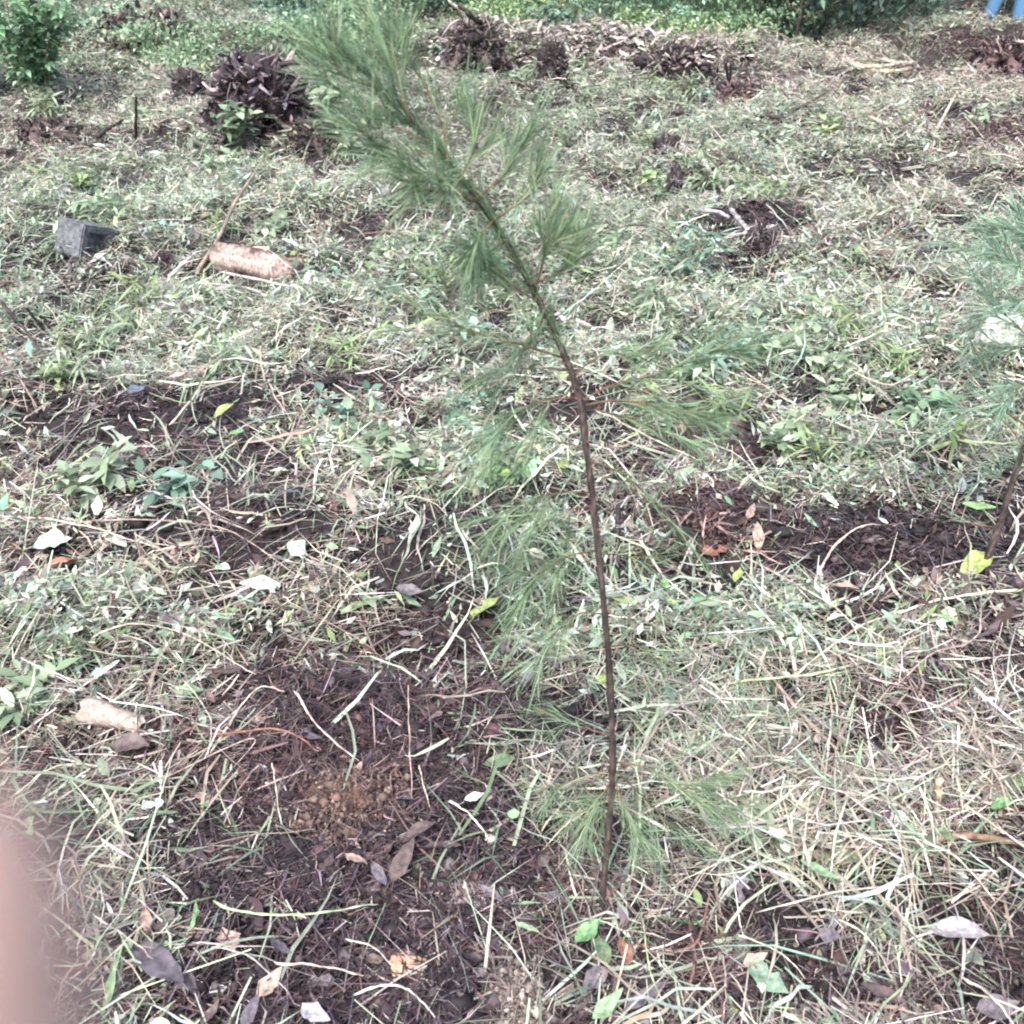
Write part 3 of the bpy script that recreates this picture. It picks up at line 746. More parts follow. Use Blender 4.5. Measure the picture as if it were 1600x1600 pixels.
PALE = (0.50, 0.44, 0.36); PINK = (0.36, 0.27, 0.24); DARK = (0.05, 0.04, 0.038); GREYW = (0.40, 0.36, 0.34); SGREEN = (0.36, 0.42, 0.25); BROWN = (0.16, 0.10, 0.085)
STEMS = [
 ([(-10, 806), (120, 828), (250, 858)], 6, PALE, 'long pale stem over the two pale leaves at the left'),
 ([(60, 825), (180, 818), (330, 832), (400, 860), (470, 905)], 4.5, PINK, 'curved pinkish stem over the left straw heap'),
 ([(240, 835), (520, 985), (600, 1030)], 3.5, PINK, 'thin straight stem slanting down to the hollow'),
 ([(140, 1000), (200, 985), (290, 1000), (400, 1055)], 5, PALE, 'pale bent stem between the fine green plant and round leaf'),
 ([(460, 1078), (480, 1120), (510, 1155), (560, 1190)], 6, (0.55, 0.42, 0.38), 'pinkish bowed stem at the edge of the dug soil'),
 ([(638, 1070, .12), (640, 1160, .08), (645, 1250)], 4, PINK, 'upright reddish stalk in the dug soil'),
 ([(655, 1195, .06), (662, 1235), (672, 1262)], 4, PALE, 'short pale stalk beside the upright reddish one'),
 ([(698, 1252), (730, 1280), (765, 1312)], 6, (0.68, 0.62, 0.52), 'pale peeled stem with a white broken end'),
 ([(1272, 912), (1300, 865), (1340, 832), (1375, 820)], 6, PALE, 'arched pale stem across the right dug patch'),
 ([(1610, 920), (1500, 938), (1400, 968), (1320, 998), (1240, 1060)], 7, PALE, 'long pale branch reaching in from the right edge'),
 ([(1532, 935), (1528, 985), (1515, 1012), (1450, 1032), (1390, 1080)], 5.5, PINK, 'forked pale stem curving below the long branch'),
 ([(1165, 870), (1250, 925), (1310, 965), (1340, 1010), (1338, 1050)], 5, PALE, 'pale stem crossing the mint leaf on the right'),
 ([(1290, 975), (1310, 1035), (1330, 1075)], 5, SGREEN, 'pale green stalk standing near the forked stem'),
 ([(1095, 1070), (1200, 1070), (1310, 1055), (1430, 1000)], 8, SGREEN, 'thick green grass stalk lying right of the trunk'),
 ([(1160, 1270), (1185, 1245), (1260, 1240), (1290, 1205), (1298, 1120)], 7, PALE, 'hooked pale stem below the thick green stalk'),
 ([(1240, 1300), (1330, 1295), (1400, 1290)], 4, PINK, 'thin brown stem pointing at the small white leaf'),
 ([(1500, 1255), (1560, 1310), (1620, 1340)], 6, PALE, 'pale straight stem in the straw at the right edge'),
 ([(1390, 1300), (1480, 1345), (1555, 1410)], 7, (0.5, 0.45, 0.36), 'thick straw stem slanting down below the white leaf'),
 ([(1435, 1330), (1420, 1380), (1440, 1470)], 4, PALE, 'thin upright stem above the silvery leaf'),
 ([(1180, 1425), (1300, 1405), (1420, 1392), (1540, 1380)], 4, PALE, 'long thin stem lying level below the green leaf'),
 ([(1308, 1435), (1350, 1475), (1390, 1520)], 5, PALE, 'fallen pale stem ending beside the grey curled leaf'),
 ([(1500, 1525), (1550, 1575), (1590, 1610)], 7, PALE, 'pale stem at the lower right corner'),
 ([(1150, 1460), (1215, 1500), (1260, 1530)], 4, PALE, 'thin pale stem over the dusty green leaf'),
 ([(1130, 1490), (1132, 1560), (1128, 1610)], 5, PINK, 'upright stem rising from the bottom edge'),
 ([(1140, 1520), (1160, 1565), (1180, 1610)], 4, PALE, 'pale stem leaning beside the upright bottom stem'),
 ([(1002, 1425), (1005, 1465), (1015, 1530), (1045, 1585)], 5, SGREEN, 'long thin stem bending past the orange-tipped leaf'),
 ([(540, 1468), (580, 1490), (615, 1510)], 5, PALE, 'pale stem leading to the oval bark piece'),
 ([(555, 1553), (600, 1550), (640, 1558), (680, 1590)], 6, (0.58, 0.55, 0.48), 'pale bent stem below the oval bark piece'),
 ([(335, 1408), (380, 1432), (450, 1442), (520, 1432), (592, 1412)], 7, (0.34, 0.43, 0.25), 'fallen green stem with small leaves on the dug soil'),
 ([(330, 1480), (390, 1505), (450, 1550)], 5, GREYW, 'greyish stem below the fallen green stem'),
 ([(300, 1472), (360, 1490), (430, 1480)], 4, GREYW, 'thin looping grey stem above the greyish stem'),
 ([(430, 1505), (500, 1520), (570, 1525)], 6, PALE, 'flat pale strip lying left of the oval bark piece'),
 ([(235, 1205), (180, 1270), (125, 1325)], 5, PALE, 'straight pale stem slanting beside the fingertip'),
 ([(20, 1245), (90, 1210), (140, 1195)], 5, PALE, 'pale stem above the blurred fingertip'),
 ([(145, 1430), (205, 1478), (240, 1500)], 5, (0.45, 0.36, 0.36), 'lilac stem running under the large grey leaf'),
 ([(285, 1060), (330, 1130), (325, 1180)], 4, PALE, 'pale stem falling past the round green leaf'),
 ([(330, 1175), (400, 1090), (445, 1082)], 5, PALE, 'light stem rising right of the round green leaf'),
 ([(250, 1220), (400, 1165), (330, 1240)], 4, PINK, 'reddish looping stem on the rusty straw'),
 ([(330, 1150, .06), (440, 1152, .07), (500, 1175, .05)], 6, (0.24, 0.12, 0.09), 'reddish brown bowed stem on the rusty straw'),
 ([(405, 1195, .05), (350, 1290, .04)], 4.5, PINK, 'straight pink stem crossing the rusty straw'),
 ([(425, 1190, .05), (440, 1290, .04)], 4, PALE, 'thin upright stem beside the red clod'),
 ([(325, 740, .05), (330, 830, .03)], 4.5, PALE, 'thin upright stem on the left straw heap'),
 ([(355, 735, .05), (357, 800, .03)], 3.5, PALE, 'second thin upright stem on the left straw heap'),
 ([(265, 665), (310, 620), (330, 560)], 5, PALE, 'pale bent stem above the brown patch'),
 ([(420, 600), (435, 635), (460, 665)], 5, PINK, 'pink bowed stem left of the big mint leaf'),
 ([(520, 600), (600, 660), (700, 720)], 4, PALE, 'thin pale stem slanting down behind the pine'),
 ([(560, 560), (650, 640), (700, 600)], 3.5, PINK, 'thin bent pink stem in the upper straw'),
 ([(930, 640), (1010, 690), (1090, 720)], 5, PALE, 'pale stem slanting right of the pine trunk'),
 ([(1080, 680), (1150, 720), (1200, 760)], 4, GREYW, 'greyish stem over the dark gap right of the pine'),
 ([(1130, 560), (1240, 640), (1380, 690)], 4, PALE, 'long thin stem across the right middle weeds'),
 ([(1385, 705), (1400, 735), (1405, 775)], 4, PALE, 'short pale stem left of the right sapling'),
 ([(1440, 705), (1470, 745)], 4, PALE, 'short slanting stem left of the right sapling'),
 ([(1270, 540), (1380, 610), (1460, 560)], 4, PALE, 'bent pale stem in front of the pale stone'),
]
for pts, w, c, lab in STEMS:
    stick(pts, w, c, lab)
STICKS = [
 ([(640, 1590), (-999, 0)], 0, None, None, 0),
 ([(0, 470, .22), (50, 530, .12), (105, 612, .03)], 7, DARK, 'dark leaning stem with a green leaf at the left edge', 1),
 ([(40, 480, .2), (80, 530, .03)], 6, DARK, 'short dark stem above the leaning leafy one', 0),
 ([(-5, 545, .18), (30, 590, .1), (60, 640, .03)], 5, (0.3, 0.22, 0.2), 'brown stem leaning in from the left edge', 0),
 ([(118, 703, .1), (145, 728, .06), (170, 752, .03)], 7, DARK, 'short dark stem stuck in the bare patch', 0),
 ([(25, 728, .05), (75, 715, .04)], 6, DARK, 'small dark twig lying on the bare patch', 0),
 ([(152, 213, .06), (175, 198, .08), (193, 186, .12)], 8, DARK, 'charred black stick left of the big dark stump', 0),
 ([(212, 218, .06), (213, 150, .45)], 6, DARK, 'thin dark upright stick left of the big dark stump', 0),
 ([(305, 430), (340, 375, .08), (365, 320, .14), (400, 268, .2)], 8, (0.22, 0.18, 0.15), 'long grey-brown stick leaning above the cut log', 0),
 ([(345, 425), (420, 440, .08), (480, 455), (600, 480)], 6, GREYW, 'pale grey twig lying across the foot of the log', 3),
 ([(250, 450), (300, 400, .09), (330, 390)], 7, GREYW, 'pale bent twig left of the cut log', 1),
 ([(330, 440), (400, 455, .05), (450, 490)], 6, GREYW, 'second grey twig lying below the cut log', 2),
 ([(600, 372), (650, 362, .06), (725, 350)], 9, (0.14, 0.085, 0.08), 'dark reddish stick lying left of the pine', 1),
 ([(655, 345), (700, 352, .05), (560, 366)], 6, BROWN, 'thin brown stick above the dark reddish one', 0),
 ([(757, 160, .32), (785, 195, .2), (797, 240, .03)], 9, (0.055, 0.045, 0.038), 'dark crooked stem standing right of the pine top', 0),
 ([(965, 355, .12), (1000, 350, .15), (1040, 362, .12), (1065, 392, .03)], 7, (0.12, 0.12, 0.10), 'dark arching twig right of the pine', 0),
 ([(835, 272, .06), (900, 265, .08), (955, 258, .04)], 5, (0.13, 0.11, 0.10), 'thin dark twig lying right of the pine crown', 0),
 ([(1098, 250, .14), (1112, 272, .08), (1130, 300, .03)], 8, (0.38, 0.355, 0.34), 'bleached broken stick above the small root stump', 0),
 ([(1140, 325, .12), (1165, 355, .08), (1185, 372, .03)], 10, (0.30, 0.275, 0.285), 'thick bleached branch leaning on the small root stump', 1),
 ([(1090, 328, .06), (1115, 330, .08), (1140, 340, .05)], 10, (0.34, 0.32, 0.33), 'grey branch left of the thick bleached one', 0),
 ([(1110, 378, .05), (1160, 365, .09), (1210, 352, .12)], 7, (0.46, 0.42, 0.4), 'forked pale twig in front of the small root stump', 2),
 ([(1180, 180, .1), (1235, 185, .08), (1300, 197, .05), (1370, 203)], 7, (0.07, 0.06, 0.05), 'long dark branch lying in the right straw', 2),
 ([(1230, 175, .05), (1265, 160, .12), (1297, 140, .2)], 6, (0.07, 0.065, 0.05), 'dark twig rising from the long dark branch', 1),
 ([(1240, 235, .05), (1275, 228, .06), (1300, 218, .06)], 5, (0.09, 0.08, 0.08), 'short curved dark twig below the long branch', 0),
 ([(1460, 208, .05), (1478, 175, .12), (1497, 142, .25)], 6, PALE, 'pale straight stem standing in the right straw', 0),
 ([(1315, 92), (1360, 104, .08), (1420, 98)], 8, PALE, 'pale cut pole in the far right straw', 0),
 ([(1360, 88), (1400, 97, .08), (1430, 97)], 6, PALE, 'thin pale cut pole beside the first', 0),
 ([(1350, 110), (1390, 112, .08), (1425, 106)], 9, (0.45, 0.38, 0.25), 'yellowish cut pole in front of the pale ones', 0),
 ([(1310, 90), (1340, 103, .06), (1362, 111)], 6, PALE, 'short pale pole crossing the yellowish one', 0),
 ([(1490, 108), (1530, 110, .06)], 6, PALE, 'short pale stem right of the cut poles', 0),
 ([(1355, 182, .05), (1380, 192, .05), (1398, 198)], 8, PALE, 'short pale stick in the straw beyond the dark branch', 0),
 ([(1108, 173, .05), (1160, 174, .05)], 6, (0.45, 0.4, 0.33), 'pale stick lying below the reddish brush', 0),
 ([(700, 0, .5), (740, 32, .25), (790, 72, .05)], 6, GREYW, 'long grey branch leaning over the brown brush heap', 1),
 ([(716, 8, .45), (740, 28, .3), (757, 42, .2)], 9, DARK, 'dark broken branch beside the long grey one', 0),
 ([(1133, 98, .35), (1137, 120, .15), (1141, 145, .02)], 6, (0.08, 0.07, 0.065), 'thin dark upright stub right of the wide dark stump', 0),
 ([(1142, 98, .3), (1141, 140, .02)], 5, (0.12, 0.1, 0.095), 'second thin upright stub right of the wide dark stump', 0),
 ([(966, 790, .1), (965, 835, .06), (966, 888, .01)], 11, (0.035, 0.028, 0.028), 'short dark stake standing right of the pine trunk', 0),
 ([(676, 885, .06), (677, 925, .02)], 8, DARK, 'small dark stub above the hollow', 0),
 ([(212, 540, .1), (215, 570, .03)], 9, (0.07, 0.055, 0.05), 'small dark stub in the left straw', 0),
 ([(1290, 1290), (-999, 0)], 0, None, None, 0),
 ([(1425, 1320), (1500, 1305, .05), (1610, 1320)], 16, (0.19, 0.125, 0.085), 'thick brown branch half buried in the right straw', 0),
 ([(1467, 1215, .10), (1465, 1285, .02)], 14, (0.42, 0.30, 0.22), 'short broken tan stub by the brown branch', 0),
 ([(1075, 1430), (1085, 1500, .04), (1070, 1560)], 9, (0.17, 0.095, 0.085), 'reddish root rising beside the pine foot', 1),
 ([(985, 1475, .02), (1080, 1480, .05), (1110, 1395, .05)], 6, (0.22, 0.12, 0.10), 'thin reddish root looping beside the pine foot', 0),
]
for pts, w, c, lab, fk in STICKS:
    if c is None: continue
    stick(pts, w, c, lab, name='stick', cat='stick', forks=fk, arc=0.0, lift=0.03, taper=0.6, jitter=0.12, sides=6)

# white broken end of the peeled stem
# ------------------------------------------------------------------ young pines
def curve_frame(path, i):
    d = nrm(path[min(i + 1, len(path) - 1)] - path[max(i - 1, 0)])
    a = nrm(np.cross(d, [0.2, 0.9, 0.31])); return d, a, np.cross(d, a)

def needle_cloud(g, path, n, length, r, droop=0.5, width=0.0013, spread=0.75, cols=None, start=0.2, up=0.0):
    """needles springing from the outer part of a shoot, most of them pointing along it"""
    K = len(path)
    t = start + (1 - start) * r.uniform(0, 1, n) ** 0.75
    f = t * (K - 1); i = np.minimum(f.astype(int), K - 2); fr = (f - i)[:, None]
    p0 = path[i] * (1 - fr) + path[i + 1] * fr
    d = nrm(path[i + 1] - path[i])
    rnd = nrm(r.normal(0, 1, (n, 3)))
    perp = nrm(rnd - d * (rnd * d).sum(1, keepdims=True))
    a = r.uniform(0.2, 1.15, n)[:, None] * spread * 1.25
    nd = nrm(d * np.cos(a) + perp * np.sin(a) + np.array([0, 0, up]))
    L = length * r.uniform(0.55, 1.1, n)
    side = nrm(np.cross(nd, rnd))
    bend = np.zeros((n, 3)); bend[:, 2] = -droop * L * r.uniform(0.1, 0.8, n)
    bend += r.normal(0, 0.08, (n, 3)) * L[:, None]
    pal = np.array(cols if cols is not None else [(0.14, 0.24, 0.125), (0.19, 0.30, 0.165), (0.10, 0.17, 0.09), (0.27, 0.36, 0.19), (0.24, 0.34, 0.23), (0.17, 0.265, 0.17)])
    c = pal[r.integers(0, len(pal), n)] * np.exp(r.normal(0, 0.2, n))[:, None]
    W = np.full(n, width) * r.uniform(0.8, 1.25, n)
    ribbons(g, p0, nd, side, np.cross(side, nd), L, W, [1, 1, 0.8, 0.25], 2, bend, 0, c)

def pine(label, path, radii, shoots, base, nlen, nwidth, seed, cols=None, upper=None, knots=True):
    """path: world points of the trunk; shoots: (list of world points, needles, radius, droop)"""
    root = thing('pine_sapling', label, 'young pine', tuple(base))
    b0 = np.array(base)
    g = Geo()
    tube(g, path - b0, radii, 10, (0.060, 0.045, 0.040), jitter=0.12, seed=seed)
    r = np.random.default_rng(seed)
    g.c[0] = np.clip(np.array(g.c[0]) * np.exp(r.normal(0, 0.4, (len(g.c[0]), 1))), 0, .6)
    for i in range(2, len(path) - 4, 2):         # scales and needle scars of the bark
        d, a, b_ = curve_frame(path, i); th = r.uniform(0, 6.28); s = a * math.cos(th) + b_ * math.sin(th)
        tube(g, [path[i] - b0 + s * radii[i] * .8, path[i] - b0 + s * radii[i] * 1.25 + d * radii[i] * .7], [radii[i] * 0.28, radii[i] * 0.12], 4, np.array((0.17, 0.11, 0.08)) * r.uniform(.5, 1.3))
    if knots:
        for i in range(4, len(path) - 2, 7):
            d, a, b_ = curve_frame(path, i)
            th = r.uniform(0, 6.28); s = (a * math.cos(th) + b_ * math.sin(th))
            tube(g, [path[i] - b0, path[i] - b0 + s * radii[i] * 1.4 + d * radii[i]], [radii[i] * 0.5, radii[i] * 0.3], 5, (0.16, 0.085, 0.06))
    g.obj('trunk', M_BARK, root)
    for (pts, nn, rad, droop, spread) in shoots:
        pth = smooth_path(pts, 9)
        g = Geo()
        tube(g, pth - b0, rad * np.linspace(1, 0.45, 9), 5, (0.17, 0.10, 0.062), jitter=0.08, seed=int(nn))
        br = g.obj('branch', M_BARK, root)
        g = Geo()
        Ls = float(np.linalg.norm(pth[-1] - pth[0]))
        needle_cloud(g, pth - b0, int(nn * 0.55), nlen, r, droop, nwidth, spread, cols)
        tg = Geo()
        for q_ in range(4 if nn > 40 else 1):
            i_ = int(r.integers(2, 8)); d_ = nrm(pth[i_ + 0] - pth[i_ - 1]); sd_ = nrm(r.normal(0, 1, 3)); sd_ = nrm(d_ * 0.8 + (sd_ - d_ * np.dot(sd_, d_)) * 0.8)
            e_ = [pth[i_] - b0, pth[i_] - b0 + sd_ * Ls * 0.2, pth[i_] - b0 + sd_ * Ls * 0.42 + np.array([0, 0, 0.01])]
            tw_ = smooth_path(e_, 5); tube(tg, tw_, rad * np.linspace(0.45, 0.25, 5), 4, (0.17, 0.13, 0.07))
            needle_cloud(g, tw_, int(nn * 0.16) + 4, nlen * 0.85, r, droop, nwidth, spread, cols, start=0.05)
        nd_ = tg.obj('twigs', M_BARK, br); nd_['kind'] = 'stuff'
        nd_ = g.obj('needles', M_NEEDLE, br)
        nd_['kind'] = 'stuff'
    if upper:
        t0, t1, nn, droop, spread = upper
        i0, i1 = int(t0 * (len(path) - 1)), int(t1 * (len(path) - 1)) + 1
        g = Geo(); needle_cloud(g, path[i0:i1] - b0, nn, nlen, r, droop, nwidth, spread, cols, start=0.0)
        nd_ = g.obj('leader_needles', M_NEEDLE, root); nd_['kind'] = 'stuff'
    return root

Y0 = float(P(938, 1425)[1])
YT = [0.0, 0.0, 0.005, 0.01, 0.0, -0.01, -0.01, -0.005, 0.0, 0.01, 0.02, 0.03, 0.04, 0.045, 0.05, 0.05, 0.05, 0.04, 0.03]
TP = [(938, 1438), (946, 1350), (955, 1250), (957, 1180), (954, 1080), (946, 970), (935, 865), (926, 780), (916, 700), (905, 620), (882, 555), (850, 485), (812, 415), (770, 345), (722, 280), (672, 222), (620, 165), (562, 105), (510, 50)]
TW = [PY(u, v, Y0 + dy) for (u, v), dy in zip(TP, YT)]
TW[0][2] -= 0.03
trunk = smooth_path(TW, 150)
trad = (1 + 0.10 * vnoise(np.arange(150) * 1.0, 0, 3.0) + 0.12 * (np.arange(150) % 11 == 0)) * np.interp(np.linspace(0, 1, 150), [0, 0.02, 0.25, 0.5, 0.65, 0.85, 1], [0.0090, 0.0056, 0.0045, 0.0042, 0.0038, 0.0025, 0.0013])
def tw(u, v, dy):            # a point near the pine at a picture position, dy metres nearer or farther than its trunk
    return PY(u, v, Y0 + 0.03 + dy)
def shoot(pts, nn, rad=0.002, droop=0.4, spread=0.6):
    return ([tw(*p) for p in pts], int(nn * 1.25), rad * 0.65, droop, spread)
S_ = [
 # leader and upper crown
 shoot([(672, 222, 0), (600, 190, .0), (545, 150, .02), (500, 120, .02)], 110, .002, .1),
 shoot([(690, 240, 0), (610, 235, -.03), (560, 200, -.05)], 130, .002, .2),
 shoot([(640, 190, 0), (620, 120, .03), (600, 70, .05)], 110, .002, .0),
 shoot([(600, 140, 0), (540, 120, -.03), (515, 85, -.04)], 70, .0015, .1),
 shoot([(700, 255, 0), (690, 190, .04), (650, 110, .07), (605, 50, .08)], 150, .0022, .0),
 shoot([(720, 280, 0), (740, 230, .03), (745, 190, .05)], 120, .002, -.1),
 shoot([(722, 285, 0), (680, 280, -.04), (630, 255, -.07)], 130, .002, .3),
 shoot([(745, 315, 0), (700, 300, -.05), (655, 300, -.08)], 120, .002, .5),
 shoot([(745, 310, 0), (790, 270, .03), (805, 225, .04)], 110, .002, -.1),
 shoot([(770, 345, 0), (820, 310, .02), (845, 270, .03)], 80, .002, .0),
 shoot([(770, 345, 0), (750, 370, -.03), (735, 405, -.03)], 100, .002, .6),
 shoot([(790, 375, 0), (760, 400, .03), (750, 430, .04)], 80, .002, .5),
 shoot([(812, 415, 0), (850, 395, .02), (870, 360, .03)], 110, .002, .0),
 shoot([(830, 445, 0), (880, 420, .0), (905, 370, .01)], 120, .002, -.05),
 shoot([(836, 455, 0), (850, 400, -.03), (845, 360, -.04)], 90, .002, -.1),
 shoot([(845, 475, 0), (800, 445, -.02), (775, 420, -.02)], 120, .002, .3),
 shoot([(850, 485, 0), (840, 520, .02), (815, 545, .03)], 60, .0018, .4),
 # middle whorls
 shoot([(882, 560, 0), (820, 540, -.05), (740, 520, -.08), (700, 500, -.09)], 110, .0022, .35),
 shoot([(890, 580, 0), (840, 575, .05), (780, 580, .09), (740, 600, .1)], 110, .0022, .5),
 shoot([(905, 622, 0), (850, 625, -.05), (800, 650, -.1), (770, 690, -.12)], 130, .0022, .6),
 shoot([(906, 628, 0), (960, 600, .04), (1030, 585, .08), (1090, 560, .1)], 130, .0024, .15),
 shoot([(1030, 585, .08), (1090, 555, .1), (1150, 545, .1)], 90, .0018, .1),
 shoot([(908, 635, 0), (970, 625, -.03), (1050, 640, -.06), (1110, 650, -.08)], 150, .0024, .3),
 shoot([(930, 640, 0), (1000, 660, .03), (1080, 690, .04)], 90, .0018, .5),
 shoot([(890, 590, 0), (950, 550, .06), (1020, 545, .09)], 60, .002, .2),
 shoot([(915, 700, 0), (860, 690, .06), (800, 700, .1), (750, 740, .12)], 120, .002, .6),
 shoot([(918, 720, 0), (970, 740, .05), (1030, 790, .09), (1080, 850, .09)], 60, .002, .3),
 shoot([(925, 770, 0), (870, 770, -.06), (810, 790, -.1), (770, 830, -.12)], 130, .002, .6),
 shoot([(928, 790, 0), (880, 800, .07), (830, 830, .1), (810, 870, .1)], 120, .002, .5),
 shoot([(935, 860, 0), (885, 870, -.05), (840, 900, -.08), (815, 940, -.1)], 140, .002, .7),
 shoot([(936, 870, 0), (890, 890, .06), (865, 930, .08), (850, 980, .08)], 120, .0018, .7),
 shoot([(945, 960, 0), (900, 960, -.04), (860, 1000, -.06), (840, 1060, -.07)], 60, .0018, .7),
 shoot([(935, 865, 0), (985, 870, .06), (1040, 900, .1)], 45, .0018, .4),
 shoot([(950, 1010, 0), (1000, 1010, .05), (1040, 1040, .07)], 40, .0016, .5),
 # low skirt
 shoot([(958, 1190, 0), (1010, 1200, -.02), (1060, 1230, -.04), (1120, 1270, -.06)], 200, .0026, .35, .5),
 shoot([(958, 1200, 0), (1000, 1240, .03), (1050, 1290, .04), (1110, 1330, .04)], 150, .0024, .4, .5),
 shoot([(957, 1210, 0), (975, 1260, -.05), (1000, 1310, -.07)], 130, .0022, .6, .6),
 shoot([(957, 1215, 0), (930, 1260, -.03), (905, 1310, -.05)], 120, .0022, .7, .6),
 shoot([(956, 1200, 0), (910, 1215, .02), (870, 1230, .04), (850, 1260, .05)], 60, .0018, .5, .5),
 shoot([(1060, 1230, -.04), (1110, 1240, -.03), (1150, 1280, -.04)], 110, .0018, .4, .5),
 shoot([(957, 1205, 0), (945, 1250, .06), (940, 1300, .08)], 60, .0018, .7, .6),
 shoot([(955, 1150, 0), (890, 1130, .05), (840, 1110, .07)], 50, .0016, .5, .5),
]
pine('slender young pine leaning left in the middle of the plot', trunk, trad, S_, (TW[0][0], TW[0][1], ground_z(TW[0][0], TW[0][1])), 0.066, 0.00095, 4, upper=(0.54, 0.97, 1300, 0.15, 1.15))

Y1 = float(P(1532, 900)[1])
TP2 = [(1530, 905), (1545, 865), (1562, 820), (1578, 765), (1598, 705), (1622, 640), (1640, 570), (1650, 480), (1655, 400), (1650, 330)]
TW2 = [PY(u, v, Y1 + 0.01 * i) for i, (u, v) in enumerate(TP2)]
TW2[0][2] -= 0.03
tr2 = smooth_path(TW2, 40)
def t2(u, v, dy): return PY(u, v, Y1 + 0.05 + dy)
def shoot2(pts, nn, rad=0.002, droop=0.4, spread=0.7): return ([t2(*p) for p in pts], nn, rad, droop, spread)
S2 = [shoot2([(1640, 570, 0), (1600, 520, 0), (1560, 480, .02), (1530, 440, .03)], 220),
      shoot2([(1650, 480, 0), (1600, 430, -.05), (1550, 390, -.08)], 230), shoot2([(1650, 450, 0), (1620, 390, .05), (1590, 330, .06)], 220, .002, .1),
      shoot2([(1655, 400, 0), (1610, 370, 0), (1560, 350, .03)], 200, .002, .2), shoot2([(1640, 560, 0), (1590, 540, .06), (1520, 560, .1)], 130),
      shoot2([(1610, 670, 0), (1570, 640, 0), (1550, 600, .03), (1535, 560, .04)], 70, .003), shoot2([(1600, 700, 0), (1560, 650, .06), (1500, 640, .1)], 90),
      shoot2([(1580, 760, 0), (1550, 740, .02), (1520, 760, .04)], 50), shoot2([(1640, 590, 0), (1600, 600, -.05), (1570, 630, -.08)], 120),
      shoot2([(1650, 500, 0), (1590, 480, .1), (1530, 490, .15)], 120), shoot2([(1650, 460, 0), (1700, 430, 0), (1740, 380, 0)], 150), shoot2([(1640, 580, 0), (1690, 560, 0), (1740, 520, 0)], 150),
      shoot2([(1562, 825, 0), (1530, 820, .0), (1500, 812, .02)], 12, .0022)]
pine('second young pine cut by the right edge above the dug patch', tr2, np.interp(np.linspace(0, 1, 40), [0, 1], [0.0095, 0.003]), S2,
     (TW2[0][0], TW2[0][1], ground_z(TW2[0][0], TW2[0][1])), 0.085, 0.0016, 8, cols=[(0.18, 0.31, 0.20), (0.24, 0.38, 0.27), (0.33, 0.46, 0.34)], upper=(0.4, 1, 700, 0.2, 1.1))

# far dark thin sapling against the bushes
pb = P(1240, 72)
tr3 = smooth_path([pb, pb + np.array([0.02, 0, 0.35]), pb + np.array([0.0, 0.02, 0.9]), pb + np.array([0.05, 0, 1.5])], 20)
r3 = np.random.default_rng(5)
S3 = []
for k in range(14):
    i = 5 + k; a = k * 2.4; L = 0.32 * (1 - k / 22)
    S3.append(([tr3[i], tr3[i] + np.array([math.cos(a) * L * .6, math.sin(a) * L * .6, 0.05]), tr3[i] + np.array([math.cos(a) * L, math.sin(a) * L, 0.12])], 45, 0.005, 0.3, 0.6))
pine('thin dark sapling standing in front of the far bushes', tr3, np.linspace(0.022, 0.008, 20), S3, tuple(pb), 0.13, 0.006, 12, cols=[(0.035, 0.06, 0.045), (0.05, 0.09, 0.06)], knots=False)

